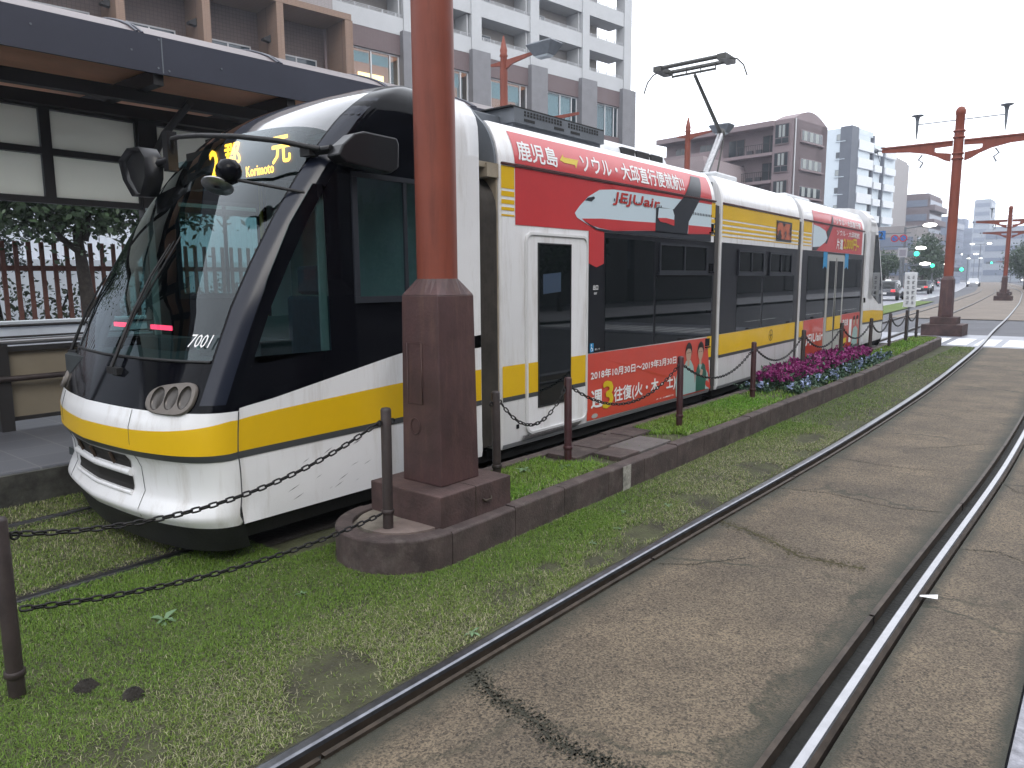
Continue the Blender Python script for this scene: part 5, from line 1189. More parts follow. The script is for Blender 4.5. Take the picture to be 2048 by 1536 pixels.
for a, b in ((-26.6, -26.1), (-19.7, -19.1), (-13.4, -12.4), (-7.1, -6.1), (-.7, .2), (5.05, 6.1)):
    g = MB(F); g.box(a, b, -.9, .12, 19.3, TOP); g.build('column', CREAM, tw)
for a, b in ((-20.0, -18.1), (-13.6, -11.76), (-7.29, -5.38), (-1.1, .95), (4.58, 6.49)):
    g = MB(F); g.box(a, b, -.9, .42, 0, 19.3); g.build('pilaster', GPIL, tw)
for i, (a, b) in enumerate(bays):
    for k in range(5):
        z = Fz0 + FP * k
        g = MB(F); g.box(a, b, -.14, .02, z, z + 1.2); g.box(a, b, -1.75, -.14, z, z + .22); bl = g.build('balcony', CREAM, tw)
        g = MB(F)
        for zz in (1.27, 1.36, 1.45): g.tube([(a, -.06, z + zz), (b, -.06, z + zz)], .022, 5)
        for s_ in np.arange(a + .3, b, 1.1): g.box(s_, s_ + .05, -.085, -.035, z + 1.2, z + 1.46)
        g.build('railing', RAILW, bl)
        g = MB(F)
        if i < 4:
            g.box(a + .3, a + 2.5, -1.745, -1.70, z + .3, z + 2.35); wn = g.build('balcony_door', WFRM, tw)
            g = MB(F); g.box(a + .38, a + 1.36, -1.70, -1.69, z + .4, z + 2.27); g.box(a + 1.44, a + 2.42, -1.70, -1.69, z + .4, z + 2.27); g.build('pane', BGLS, wn)
        else:
            g.box(a + .2, a + 1.5, -1.745, -1.70, z + .3, z + 2.35); wn = g.build('balcony_door', WFRM, tw)
            g = MB(F); g.box(a + .28, a + 1.42, -1.70, -1.69, z + .4, z + 2.27); g.build('pane', BGLS, wn)
        if i < 4:
            g = MB(F); g.box(b - .25, b - .12, -1.6, -.2, z + .22, z + 2.9); g.build('balcony_screen', CREAM, tw)
wb = [(-24.6, -20.0), (-18.1, -13.6), (-11.76, -7.29), (-5.38, -1.1), (.95, 4.58)]
for i, (a, b) in enumerate(wb):
    g = MB(F); g.box(a, b, -.5, 0, 17.68, 19.05); g.build('brick_band', PURT, tw)
    g = MB(F); g.box(a, b, -.5, -.02, 10, 13.6) ; g.build('brick_apron', PURT, tw)
    z0, z1 = 13.6, 17.68
    g = MB(F)
    cs = [a + .02, a + .45, a + (b - a) * .48, a + (b - a) * .82, b - .1]
    for c_ in cs: g.box(c_, c_ + .10, -.3, -.18, z0, z1)
    g.box(a, b, -.3, -.17, z1 - .1, z1 - .003); g.box(a, b, -.3, -.17, z0, z0 + .1); fr = g.build('window', WFRM, tw)
    g = MB(F); g.box(a + .05, b - .05, -.262, -.25, z0 + .1, z1 - .1); g.build('pane', TPANE, fr)
    g = MB(F); g.box(a, b, -1.69, -1.6, z0, z1); g.box(a, b, -1.6, -.3, 17.45, 17.6); g.build('room', WARM if i < 3 else pm('pale room', (.16, .19, .2), .7), fr)
    if i in (0, 1, 2, 3):
        bz = (16.75, 16.4, 16.2, 14.6)[i]
        g = MB(F); g.box(a + .55, a + (b - a) * .48 - .03, -.36, -.345, bz, z1 - .1); g.box(a + (b - a) * .48 + .12, a + (b - a) * .82, -.36, -.345, bz, z1 - .1); g.build('blind', BLIND, fr)
    else:
        g = MB(F); ys_ = np.arange(a + .4, b - .3, .13); g.grid([[(s_, -.6 - (.08 if j % 2 else 0), z) for j, s_ in enumerate(ys_)] for z in (13.7, 17.5)], False); g.build('curtain', pm('sheer curtain', (.26, .30, .33), .8), fr)
    if i < 2:
        g = MB(F); g.box(a + 2.0, a + 4.1, -1.55, -1.5, 15.95, 16.45) if i == 0 else g.box(a + 3.3, a + 3.6, -1.55, -1.5, 13.8, 16.0); g.build('room_lamp', WARML, fr)
g = MB(F); g.box(-26.6, 6.2, -14, .1, TOP, TOP + .5); g.build('roof', CREAM, tw)
# brown building left of the tower
BRT = tiles('brown pier tile', (.27, .175, .125), (.29, .19, .135), (.20, .13, .095), .24, .085, 'yz', .008)
BRW = tiles('mauve wall tile', (.155, .115, .105), (.18, .13, .115), (.10, .075, .07), .20, .20, 'yz', .014)
bb = thing('brown_building', (-33, 54, 0), 'brown tiled building with deep recessed bays rising above the shelter canopy', 'building')
F = Frame((-33., 54.), 8.3)
g = MB(F); g.box(-58, -24.4, -14, -2.5, 0, 16.93); g.build('recessed_wall', BRW, bb)
for c_ in (-24.6, -28.86, -32.92, -37.05, -41.2, -45.3, -49.4, -53.5):
    g = MB(F); g.box(c_ - .2, c_ + .2, -2.5, 0, 0, 16.93); g.build('pier', BRT, bb)
g = MB(F); g.box(-58, -24.38, -14, .02, 16.93, 17.27); g.box(-24.4, -24.3, -14, .01, 0, 16.93); g.build('roof_slab', BRT, bb)
g = MB(F); g.box(-58, -24.5, -14, -1.9, 17.27, 25); g.build('upper_wall', tiles('pale tile', (.33, .31, .31), (.36, .33, .33), (.26, .24, .24), .24, .09, 'yz', .01), bb)
for a, b in ((-28.5, -25.43), (-32.6, -29.55), (-36.75, -33.7), (-40.9, -37.8), (-45.0, -41.9), (-49.1, -46.1)):
    z1 = 15.0; g = MB(F)
    for u0, u1, v0, v1 in ((a, b, z1 - .07, z1), (a, b, 12.6, 12.68), (a, a + .07, 12.68, z1 - .07), (b - .07, b, 12.68, z1 - .07), (a + (b - a) * .565 - .04, a + (b - a) * .565 + .04, 12.68, z1 - .07)): g.box(u0, u1, -2.5, -2.42, v0, v1)
    wn = g.build('window', WFRM, bb); g = MB(F); g.box(a + .05, b - .05, -2.48, -2.46, 12.65, z1 - .05); g.build('pane', BGLS, wn)
g = MB(F); g.tube([(-24.85, -2.35, 0), (-24.85, -2.35, 16.9)], .11, 8); g.build('downpipe', pm('mauve pipe', (.26, .19, .19), .5), bb)
for c_ in (-29.06, -33.12, -37.25): 
    g = MB(F); g.prism([(c_ - .42, -1.2, 15.05), (c_ - .0, -1.2, 15.0), (c_ - .0, -1.2, 15.4), (c_ - .42, -1.2, 15.15)], (0, .35, 0)); g.build('wall_lamp', DARKO, bb)
# pair of cream vent boxes standing on the canopy, a mast
for k, lb in ((0, 'cream gabled box on the canopy roof, the left of the pair'), (1, 'cream gabled box on the canopy roof, the right of the pair')):
    y = 3.02 + k * .235; x = ex(y) - 1.45
    g = MB(); g.prism([(x, y, 4.3), (x, y + .16, 4.3), (x, y + .16, 4.47), (x, y + .08, 4.52), (x, y, 4.50)], (-.14, 0, 0)); tag(g.build('vent_box', pm('cream vent', (.42, .38, .31), .6)), lb, 'vent box', 'boxes on the canopy')
# mauve apartment block, arched gable toward the street
MAUVE = pm('mauve render', (.30, .235, .245), .75, nz=(.6, .08), bump=(30, .1))
MAUVD = pm('darker mauve render', (.20, .155, .16), .8, nz=(.6, .1))
DGL = pm('dark window', (.03, .042, .05), .08, spec=.6)
CURT = pm('window curtain', (.42, .46, .45), .8)
ap = thing('mauve_apartment_block', (-27.7, 80.57, 0), 'mauve apartment block with arched gable and bay windows behind the pantograph', 'building')
F = Frame((-27.7, 80.57), 8.); S = Frame((-27.7, 80.57), -82., -1)
RZ = 18.2; fl = [14.9, 12.0, 9.1, 6.2, 3.3]
arch = [(0, 0), (0, RZ)] + [(.15 + 7.6 * k / 16, RZ + 1.05 * math.sin(PI * k / 16)) for k in range(17)] + [(7.9, RZ), (7.9, 0)]
g = MB(F); g.prism([(s_, 0, z) for s_, z in arch], tuple(np.array(F(0, -3, 0)) - np.array(F(0, 0, 0))) if False else (0, -0.0, 0)) if False else None
pts = [F(s_, 0, z) for s_, z in arch]; g = MB(); dv = np.array(F(0, -2.2, 0)) - np.array(F(0, 0, 0)); g.prism(pts, tuple(dv)); g.build('gable_wall', MAUVE, ap)
g = MB(S); g.box(2.05, 17, -8, -1.5, 0, RZ); g.box(.0 + 2.2, 2.25, -8, -.0, 0, RZ) ; g.build('side_wall', MAUVE, ap)
g = MB(S); g.box(2.1, 17.2, -8, .35, RZ - .55, RZ); g.build('roof_slab', MAUVE, ap)
for z in fl:
    g = MB(S); g.box(2.26, 17, -1.5, .1, z - .2, z + .12); g.box(8.2, 17, .0, .1, z + .12, z + 1.15) if z < 14 or True else None; sb = g.build('balcony', MAUVE, ap)
    g = MB(S)
    for s_ in np.arange(2.4, 6.2, .22): g.box(s_, s_ + .03, .04, .07, z + .12, z + 1.05)
    g.box(2.3, 6.3, .03, .08, z + 1.05, z + 1.1); g.box(6.25, 6.35, -.1, .1, z + .12, z + 1.2); g.build('railing', DARKO, sb)
    for a, b in ((2.5, 4.2), (6.4, 8.4), (10.5, 12.2), (14.0, 15.6)):
        g = MB(S); g.box(a, b, -1.49, -1.44, z + .15, z + 2.2); wn = g.build('balcony_door', MAUVD, ap)
        g = MB(S); g.box(a + .06, (a + b) / 2 - .03, -1.44, -1.43, z + .2, z + 2.12); g.box((a + b) / 2 + .03, b - .06, -1.44, -1.43, z + .2, z + 2.12); g.build('pane', DGL, wn)
    for q in (3.9, 5.0): g = MB(S); g.box(q, q + .6, -.9, -.6, z + .12, z + .65); g.build('cooling_unit', pm('dark unit', (.06, .06, .07), .6), ap)
    # bay window strip at the corner of the flank
    g = MB(S); g.box(.35, 1.95, .0, .16, z + .75, z + 2.85); wn = g.build('bay_window', MAUVD, ap)
    g = MB(S)
    for j in range(4): g.box(.42 + .38 * j, .76 + .38 * j, .16, .17, z + 1.45, z + 2.78)
    for j in range(2): g.box(.42 + .76 * j, 1.12 + .76 * j, .16, .17, z + .85, z + 1.38)
    g.build('pane', DGL, wn)
    g = MB(S); g.box(.84, 1.1, .171, .175, z + 1.5, z + 2.7); g.box(1.25, 1.5, .171, .175, z + 1.5, z + 2.7); g.build('curtain', CURT, wn)
    g = MB(F); g.box(1.6, 6.9, .0, .28, z + 1.0, z + 1.16); g.box(1.7, 6.8, .0, .06, z + 1.16, z + 2.35); wn = g.build('gable_window', MAUVE, ap)
    g = MB(F); g.box(1.85, 6.65, .06, .075, z + 1.25, z + 2.28); g.build('pane', DGL, wn)
    g = MB(F)
    for j in range(3): g.box(2.3 + j * 1.35, 3.0 + j * 1.35, .08, .085, z + 1.28, z + 2.25)
    g.build('curtain', CURT, wn)
g = MB(F); g.tube([(.35, .1, 0), (.35, .1, RZ)], .07, 6); g.build('downpipe', WFRM, ap)
g = MB(S); g.box(.0, 2.15, -7.9, -.01, 0, RZ - .02); g.build('corner_wall', MAUVE, ap)
# white apartment block with dark column
PALE = pm('pale blue white render', (.56, .63, .68), .7, nz=(.4, .05)); SLATE = pm('slate column', (.10, .115, .145), .6, nz=(.5, .1))
wa = thing('white_apartment_block', (-37.1, 136.3, 0), 'pale apartment block with a slate grey column and stacked white balconies', 'building')
F = Frame((-37.1, 136.3), 8.); S = Frame((-37.1, 136.3), -82., -1)
g = MB(F); g.box(0.02, 9.4, -14, -1.4, 0, 26.6); g.box(9.4, 21, -14, -.5, 0, 25.2); g.build('wall', PALE, wa)
g = MB(F); g.box(-.1, 2.7, -1.8, .15, 0, 27.0); g.build('corner_column', SLATE, wa)
g = MB(F); g.box(9.0, 9.6, -1.4, .1, 0, 26.4); g.box(14, 14.4, -.5, .1, 0, 25); g.build('edge_column', SLATE, wa)
for k in range(8):
    z = 23.6 - 2.95 * k
    g = MB(F); g.box(2.72, 9.0, -1.4, .3, z - .25, z); g.box(2.72, 9.0, .2, .3, z, z + 1.45); bl = g.build('balcony', pm('white balcony', (.66, .69, .72), .6), wa)
    g = MB(F); g.box(3.0, 8.8, -1.39, -1.33, z + .1, z + 2.3); g.build('balcony_door', SLATE, wa)
    g = MB(F); g.box(10.2, 13.5, -.5, .1, z - .3, z + .9); g.box(15, 20, -.5, .1, z - .3, z + .9); g.build('rear_balcony', pm('white balcony', (.66, .69, .72), .6), wa)
    g = MB(S); g.box(1.0, 2.45, -.02, .05, z + 1.2, z + 2.2); wn = g.build('side_window', SLATE, wa)
    g = MB(S); g.box(1.08, 1.7, .05, .06, z + 1.27, z + 2.13); g.box(1.76, 2.38, .05, .06, z + 1.27, z + 2.13); g.build('pane', DGL if k % 2 else CURT, wn)
    g = MB(S); g.box(.9, 2.55, .0, .2, z + .95, z + 1.05); g.box(4.2, 5.4, -.02, .05, z + 1.3, z + 2.1); g.build('sill', PALE, wn)
g = MB(F); g.box(2.7, 9.0, -1.4, .0, 26.0, 26.9); g.build('roof_slab', PALE, wa)
g = MB(S); g.box(0.02, 14, -8, -.0, 0, 26.8); g.build('flank_wall', PALE, wa)
def block(name, x0, x1, y0, y1, h, mat, label, rows_=0, wmat=None, cols=0, extra=None, bal=False):
    t = thing(name, ((x0 + x1) / 2, y0, 0), label, 'building')
    g = MB(); g.box(x0, x1, y0, y1, 0, h); g.build('wall', mat, t)
    g = MB(); g.box(x0 + .3, x1 - .3, y0 + .3, y1 - .3, h, h + .5); g.build('parapet', mat, t)
    for k in range(rows_):
        z = h - (k + 1) * (h - 1) / rows_; hh = (h - 1) / rows_
        g = MB(); g.box(x0 + .4, x1 - .4, y0 - .08, y0, z + hh * .25, z + hh * .72); g.box(x1, x1 + .08, y0 + .4, y1 - .4, z + hh * .25, z + hh * .72); g.build('window_band', wmat or DGL, t)
        if bal: g = MB(); g.box(x0 + .4, x1 + 1.0, y0 + .2, y1, z - .1, z + hh * .35); g.build('balcony', mat, t)
    if extra:
        g = MB(); g.box(*extra); g.build('roof_house', mat, t)
    return t
    return t
HB1 = pm('pale beige render', (.42, .40, .40), .8); HB2 = pm('mauve brown far block', (.22, .18, .19), .8); HB3 = pm('haze tinted far block', (.27, .31, .40), .8); HB4 = pm('haze paled far block', (.40, .44, .50), .8); FWIN = pm('far window band', (.16, .19, .25), .3)  # distance haze is mixed into the two far block greys
block('beige_tower', -41, -35.3, 160, 172, 24.2, HB1, 'plain beige slab tower beyond the pale apartment block')
block('mauve_tower', -41, -31.8, 176, 190, 18.3, HB2, 'narrow mauve balconied tower just left of the open sky', 6, FWIN, bal=True)
block('grey_block', -40, -31, 200, 216, 15, HB3, 'blue grey low block beside the mauve tower', 5, FWIN)
block('office_block', -78, -66, 420, 450, 18.8, HB3, 'distant blue grey office block left of the near red pole', 6, FWIN)
block('office_block', -66, -58, 430, 460, 19.5, HB3, 'distant low office block with a roof hut behind the near red pole', 6, FWIN, extra=(-72, -66, 445, 455, 19, 21))
block('office_block', -62, -30, 390, 420, 22.5, HB3, 'wide distant blue grey block right of the near red pole', 6, FWIN, extra=(-60, -56.5, 395, 405, 22, 27.5))
block('office_block', -50, -44, 370, 384, 33, HB4, 'tall pale distant block behind the second red pole', 9, FWIN)
block('office_block', -32, -12, 260, 285, 15, HB4, 'pale low block among trees at the right edge', 4, FWIN)
pb = block('pink_gable_house', -40.5, -33.5, 72, 86, 13.5, pm('pink render', (.42, .35, .36), .8), 'pale pink building with a rounded roof edge beside the apartment tower', 0)
# shops along the left pavement, far
SHOP = [(-21.5, 112, 8, (.35, .33, .33)), (-24, 124, 7, (.30, .25, .24)), (-27, 150, 9, (.4, .4, .42)), (-31, 190, 8, (.3, .3, .34))]
for i, (x, y, h, c_) in enumerate(SHOP):
    block('shop_building', x - 8, x, y, y + 9, h, pm('shop wall %d' % i, c_, .8), ('small grey shop building nearest along the left pavement', 'brown shop building next along the left pavement', 'pale shop building farther along the left pavement', 'last small shop building along the left pavement')[i], 2, FWIN)
# ================================================================== TRAFFIC, SIGNS, LIGHTS
def car(label, col, roofc=None, taxi=False):
    t = thing('car', (0, 0, 0), label, 'car', 'cars on the left road')
    m = pm('car paint ' + label[:18], col, .25, coat=.8)
    prof = [(-2.2, .35), (-2.22, .62), (-2.1, .86), (-1.5, .93), (-1.05, 1.40), (.35, 1.44), (1.0, .98), (1.85, .88), (2.2, .66), (2.2, .34)]
    def loft(pts, hw, taper):
        g = MB(); zmx = max(z for _, z in pts)
        L_ = [(-hw + taper * max(0, (z - .9)), y, z) for y, z in pts]; Rr_ = [(hw - taper * max(0, (z - .9)), y, z) for y, z in pts]
        n = len(pts); g.grid([L_, Rr_], False, True); g.add(L_, [tuple(range(n))]); g.add(Rr_, [tuple(range(n - 1, -1, -1))]); return g
    loft(prof, .84, .34).build('body', m, t, bevel=.04)
    g = loft([(-1.46, .95), (-1.02, 1.36), (.32, 1.40), (.95, .99)], .845, .33); g.build('window', SIDEGLASS, t)
    g = MB(); g.add([(-.66, -1.52, .97), (.66, -1.52, .97), (.58, -1.1, 1.37), (-.58, -1.1, 1.37)], [(0, 1, 2, 3)]); g.build('rear_window', SIDEGLASS, t)
    if roofc: g = MB(); g.box(-.62, .62, -1.0, .3, 1.435, 1.46); g.build('roof', pm('car roof pale', roofc, .3), t)
    if taxi: g = MB(); g.frus((0, -.3), 1.46, 1.6, .22, .09, .15, .06); g.build('roof_sign', FILMW, t)
    for x in (-.86, .86):
        for y in (-1.35, 1.35):
            g = MB(); rows = [[(x + dx, y + r_ * math.cos(a), .32 + r_ * math.sin(a)) for a in np.linspace(0, 2 * PI, 19)[:-1]] for dx, r_ in ((-.1, .02), (-.1, .3), (-.07, .32), (.07, .32), (.1, .3), (.1, .02))]; g.grid(rows, True, True); g.build('wheel', MATTE, t)
    for x in (-.68, .68): g = MB(); g.box(x - .14, x + .14, -2.24, -2.19, .66, .82); g.build('tail_light', pm('tail light', (.6, .03, .04), .3, emit=((1, .05, .06), 1.2)), t)
    for x in (-.62, .62): g = MB(); g.box(x - .16, x + .16, 2.18, 2.215, .58, .72); g.build('headlight', pm('headlight lens', (.8, .8, .8), .2, emit=((1, .95, .85), 3)), t)
    g = MB(); g.box(-.25, .25, -2.245, -2.215, .48, .62); g.build('number_plate', FILMW, t); return t
def place(t, x, y, rz): t.location = (x, y, -.06); t.rotation_euler = (0, 0, rz)
place(car('dark sedan taxi with pale roof just beyond the tram tail', (.03, .035, .05), (.6, .65, .68), True), -13.9, 63.5, .05)
place(car('grey hatchback half hidden behind the white notice board', (.10, .11, .13)), -17.3, 80, .06)
place(car('black car with glowing tail light right of the notice board', (.015, .016, .02)), -16.0, 87, .08)
place(car('dark van like car farther up the left road', (.04, .04, .05)), -18.4, 102, .1)
place(car('pale oncoming car far up beside the near red pole', (.5, .52, .55)), -19.5, 150, PI + .08)
place(car('white car far up the right hand road', (.6, .62, .65)), -19.5, 240, PI + .1)
place(car('small silver car far up the left road', (.4, .42, .45)), -24, 150, .1)
def lamp_post(x, y, h, label, arms=(1,), lit=True):
    t = thing('lit_lamp_post', (x, y, 0), label, 'street lamp', 'lit lamps along the street')
    g = MB(); g.tube([(x, y, 0), (x, y, h)], .09, 8)
    for a in arms: g.tube([(x, y, h - .1), (x + a * 1.6, y, h + .1)], .05, 6)
    g.build('post', GREYM, t)
    for a in arms: g = MB(); g.lathe([(.05, -.16), (.42, -.1), (.5, 0), (.4, .1), (.05, .16)], (x + a * 1.7, y, h + .1), 12); g.build('lamp', pm('lit lamp', (1, 1, 1), .5, emit=((1, .97, .88), 5)), t)
    return t
for x, y, h, ar, lb in ((-25.8, 205, 9.1, (-1, 1), 'tall twin street lamp shining right of the near red pole'), (-29.5, 215, 7.0, (-1, 1), 'lower twin street lamp shining beside the near red pole'), (-33, 240, 7.6, (1,), 'single lit street lamp among the far lamps'), (-38, 290, 7.5, (-1, 1), 'farthest twin street lamp above the tramway'),
                        (-17, 82, 4.4, (1,), 'lit lamp above the shops behind the tram tail'), (-16.9, 84, 2.9, (1,), 'low lit lamp before the dark street tree'), (-13.5, 66, 5.6, (1,), 'lit lamp on a long arm above the blue sign'), (-4.6, 70, 6.4, (-1,), 'bright lamp beside the second red pole'), (-19, 110, 3.2, (1,), 'lit shop lamp low behind the cars')):
    lamp_post(x, y, h, lb, ar)
t = thing('road_sign_gantry', (-13.6, 60, 0), 'grey post carrying a blue square sign and two round blue red signs', 'sign')
g = MB(); g.tube([(-15.0, 60, 0), (-15.0, 60, 6.2)], .08, 8); g.tube([(-15.0, 60, 4.85), (-11.9, 60, 4.85)], .035, 6); g.tube([(-15.0, 60, 3.9), (-11.9, 60, 3.9)], .03, 6); g.build('post', GREYM, t)
g = MB(); g.box(-14.15, -13.55, 59.9, 59.93, 4.42, 5.06); b_ = g.build('blue_sign', pm('sign blue', (.02, .17, .50), .4), t)
g = MB(); lettering(g, '2', -14.0, -13.7, 4.5, 4.98, lambda a, b: (a, 59.89, b), .02); g.build('sign_mark', FILMW, b_)
for x in (-12.92, -12.36):
    g = MB(); rows = [[(x + r_ * math.cos(a), yy, 4.48 + r_ * math.sin(a)) for a in np.linspace(0, 2 * PI, 21)[:-1]] for r_, yy in ((.27, 59.95), (.27, 59.9), (.19, 59.895))]; g.grid(rows, False, True); rs = g.build('round_sign', pm('sign red', (.5, .03, .04), .4), t)
    g = MB(); g.add([(x + .19 * math.cos(a), 59.893, 4.48 + .19 * math.sin(a)) for a in np.linspace(0, 2 * PI, 21)[:-1]], [tuple(range(20))]); g.build('sign_disc', pm('sign blue', (.02, .17, .50), .4), rs)
    g = MB(); g.add([(x - .15, 59.888, 4.60), (x - .12, 59.888, 4.63), (x + .15, 59.888, 4.36), (x + .12, 59.888, 4.33)], [(0, 1, 2, 3)]); g.build('sign_bar', pm('sign red', (.5, .03, .04), .4), rs)
g = MB(); g.box(-12.65, -12.03, 59.92, 59.95, 3.12, 3.80); b_ = g.build('blank_sign', pm('sign back', (.5, .5, .54), .5), t); g = MB(); g.box(-12.55, -12.13, 59.905, 59.918, 3.22, 3.66); g.build('sign_panel', pm('sign inner', (.33, .31, .36), .6), b_)
def signal(x, y, z, label, base):
    t = thing('traffic_signal', (x, y, 0), label, 'traffic light', 'green traffic lights')
    g = MB(); g.box(x - 1.1, x + .25, y, y + .25, z - .25, z + .25); g.build('housing', GREYM, t, bevel=.03)
    g = MB(); g.tube([(base, y + .12, 0), (base, y + .12, z + .3)], .07, 8); g.tube([(base, y + .12, z), (x, y + .12, z)], .04, 6); g.build('post', GREYM, t)
    g = MB(); g.lathe([(.02, -.04), (.2, -.02), (.2, .02), (.02, .04)], (0, 0, 0), 12); g.v = [(x + a, y - .04 + c_, z + b) for a, b, c_ in g.v]; g.build('green_lamp', pm('green signal', (.02, .6, .3), .4, emit=((.03, 1, .45), 4)), t)
signal(-14.3, 75, 3.75, 'green traffic light in front of the dark street trees', -17.5); signal(-17.3, 100, 3.0, 'smaller green traffic light above the black car', -20); signal(-15.0, 105, 2.55, 'green traffic light just right of the near red pole', -16.5); signal(-22.8, 200, 4.7, 'faint green traffic light near the second red pole', -19)
# trees along the street
for (x, y, h, cz, r_, lb) in ((-19.2, 105, 3, 4.2, (2.0, 3, 2.2), 'dark green street tree behind the green traffic light'), (-20.6, 118, 2.4, 3.4, (1.8, 3, 1.8), 'low dark street tree right of the first one'), (-21.6, 96, 2.2, 3.0, (1.3, 2, 1.3), 'dark street tree behind the cars by the shops'),
                               (-24, 275, 2.5, 3.8, (4, 6, 2.6), 'pale green tree far along the tramway')):
    tree((x, y, 0), h, (0, 0, cz), r_, lb, group='trees along the far street', nclump=50, per=80, leaf=.16 if y < 150 else .4, trunk_r=.15)
for i, (x, y) in enumerate(((-9.6, 118), (-8.6, 130), (-6.4, 104), (-5.2, 92), (-11.6, 152))):
    tree((x, y, 0), 2.6, (0, 0, 3.7), (1.9, 2.6, 2.0), ('dark tree by the road just right of the second red pole', 'dark tree by the road behind the one beside the second red pole', 'dark tree by the road, third out from the second red pole', 'dark tree by the road, nearest of that row', 'small dark tree by the road, farthest of that row')[i], group='trees beyond the right road', nclump=60, per=80, leaf=.17, trunk_r=.15)
# unseen buildings and trees added to keep bright sky out of the tram window reflections
OPB = pm('added building render', (.085, .085, .09), .8, nz=(.4, .2))
for i, (y0, y1, h) in enumerate(((-26, -12, 19), (-11, 4, 16), (5, 21, 22), (28, 48, 17), (49, 72, 24), (73, 100, 19), (101, 140, 23), (141, 200, 20))):
    block('added_building', 20, 34, y0, y1, h, OPB, 'unseen grey building added across the road to darken the tram side window reflections', 4, FWIN)['group'] = 'added buildings across the road'
for i, y in enumerate((-9, -2, 5, 12, 19, 31)):
    tree((13 + (i % 2), y, 0), 2.4, (0, 0, 3.4), (1.7, 2.6, 1.7), 'unseen dark tree added across the road to darken the tram side window reflections', group='added trees across the road', nclump=36, per=45, leaf=.16, trunk_r=.12)

for i, (x0, x1, h) in enumerate(((-40, -22, 16), (-21, -9, 12), (-3, 9, 18), (10, 26, 14))):  # unseen, added to block the bright horizon from the windscreen reflections
    block('added_building', x0, x1, -62, -48, h, OPB, 'unseen grey building added back along the road to darken the windscreen reflections', 4, FWIN)['group'] = 'added buildings back along the road'
# ================================================================== GRASS, WEEDS, FLOWERS
def vnoise(x, y, s, seed=0):
    rs = np.random.default_rng(seed); o = np.zeros_like(x)
    for k in range(6):
        a = rs.uniform(0, 2 * PI); f = s * rs.uniform(.6, 1.8); o += np.sin((x * math.cos(a) + y * math.sin(a)) * f + rs.uniform(0, 6.3))
    return o / 6
def grass_material(name):
    m = bpy.data.materials.new(name); m.use_nodes = True; t, b = nodes_of(m)
    at = t.nodes.new('ShaderNodeAttribute'); at.attribute_name = 'blade'; t.links.new(at.outputs['Color'], b.inputs['Base Color']); b.inputs['Roughness'].default_value = .65; b.inputs['Specular IOR Level'].default_value = .25; return m
def grass(name, x, y, z, h, wd, straw, lean, lush, label, gain=.85):
    n = len(x); a = rng.uniform(0, 2 * PI, n); ln = lean * rng.uniform(.3, 1.2, n); hh = h * rng.uniform(.5, 1.3, n)
    dx, dy = np.cos(a), np.sin(a); px, py = -dy, dx; w2 = wd * rng.uniform(.6, 1.3, n) / 2
    B = np.stack([x, y, z], 1); side = np.stack([px * w2, py * w2, np.zeros(n)], 1)
    mid = B + np.stack([dx * hh * ln * .45, dy * hh * ln * .45, hh * .62], 1); tip = B + np.stack([dx * hh * ln * 1.25, dy * hh * ln * 1.25, hh * np.clip(1.0 - .45 * ln, .12, 1)], 1)
    V = np.stack([B - side, B + side, mid + side * .8, mid - side * .8, tip], 1).reshape(-1, 3)
    i0 = np.arange(n) * 5; loops = np.stack([i0, i0 + 1, i0 + 2, i0 + 3, i0 + 3, i0 + 2, i0 + 4], 1).reshape(-1)
    me = bpy.data.meshes.new(name); me.vertices.add(5 * n); me.vertices.foreach_set('co', V.astype(np.float32).ravel())
    me.loops.add(7 * n); me.loops.foreach_set('vertex_index', loops.astype(np.int32)); me.polygons.add(2 * n)
    st = np.stack([np.arange(n) * 7, np.arange(n) * 7 + 4], 1).ravel(); me.polygons.foreach_set('loop_start', st.astype(np.int32)); me.polygons.foreach_set('loop_total', np.tile([4, 3], n).astype(np.int32))
    me.update(calc_edges=True); me.validate()
    green = np.array([.085, .165, .022]); pale = np.array([.15, .225, .045]); st_ = np.array([.30, .285, .175]); deep = np.array([.055, .135, .018])
    u = rng.uniform(0, 1, n)[:, None]; colr = green * (1 - u) + pale * u; colr = colr * (1 - lush[:, None]) + (deep * 1.2 * (1 - u) + np.array([.12, .24, .025]) * u) * lush[:, None]; colr = colr * gain * (np.array([1.14, 1, .92]))
    k = (rng.uniform(0, 1, n) < straw)[:, None]; colr = np.where(k, st_ * rng.uniform(.55, 1.15, (n, 1)), colr) * rng.uniform(.8, 1.2, (n, 1))
    ca = me.color_attributes.new('blade', 'FLOAT_COLOR', 'POINT'); ca.data.foreach_set('color', np.repeat(np.concatenate([colr, np.ones((n, 1))], 1), 5, 0).astype(np.float32).ravel())
    me.materials.append(MATS.setdefault('grass', None) or grass_material('grass blades')); MATS['grass'] = me.materials[0]
    o = bpy.data.objects.new(name, me); COL.objects.link(o); tag(o, label, 'grass', kind='stuff'); return o
def scatter(n, x0, x1, y0, y1, pw=1.0):
    """denser near the camera"""
    y = y0 + (y1 - y0) * rng.uniform(0, 1, n)**pw; return rng.uniform(x0, x1, n), y
BARE = [(-2.42, 4.42, .22, .35), (-2.56, 3.49, .10, .10), (-2.40, 3.75, .10, .16), (-2.5, 2.0, .10, .10), (-2.42, 6.6, .16, .35), (-2.5, 8.2, .2, .5), (-3.33, 1.14, .05, .05), (-3.11, 1.24, .05, .05), (-2.4, 5.4, .1, .2)]
def bare(x, y):
    m = np.zeros(len(x))
    for bx, by, rx, ry in BARE: m = np.maximum(m, 1.2 - ((x - bx) / rx)**2 - ((y - by) / ry)**2)
    return np.clip(m, 0, 1)
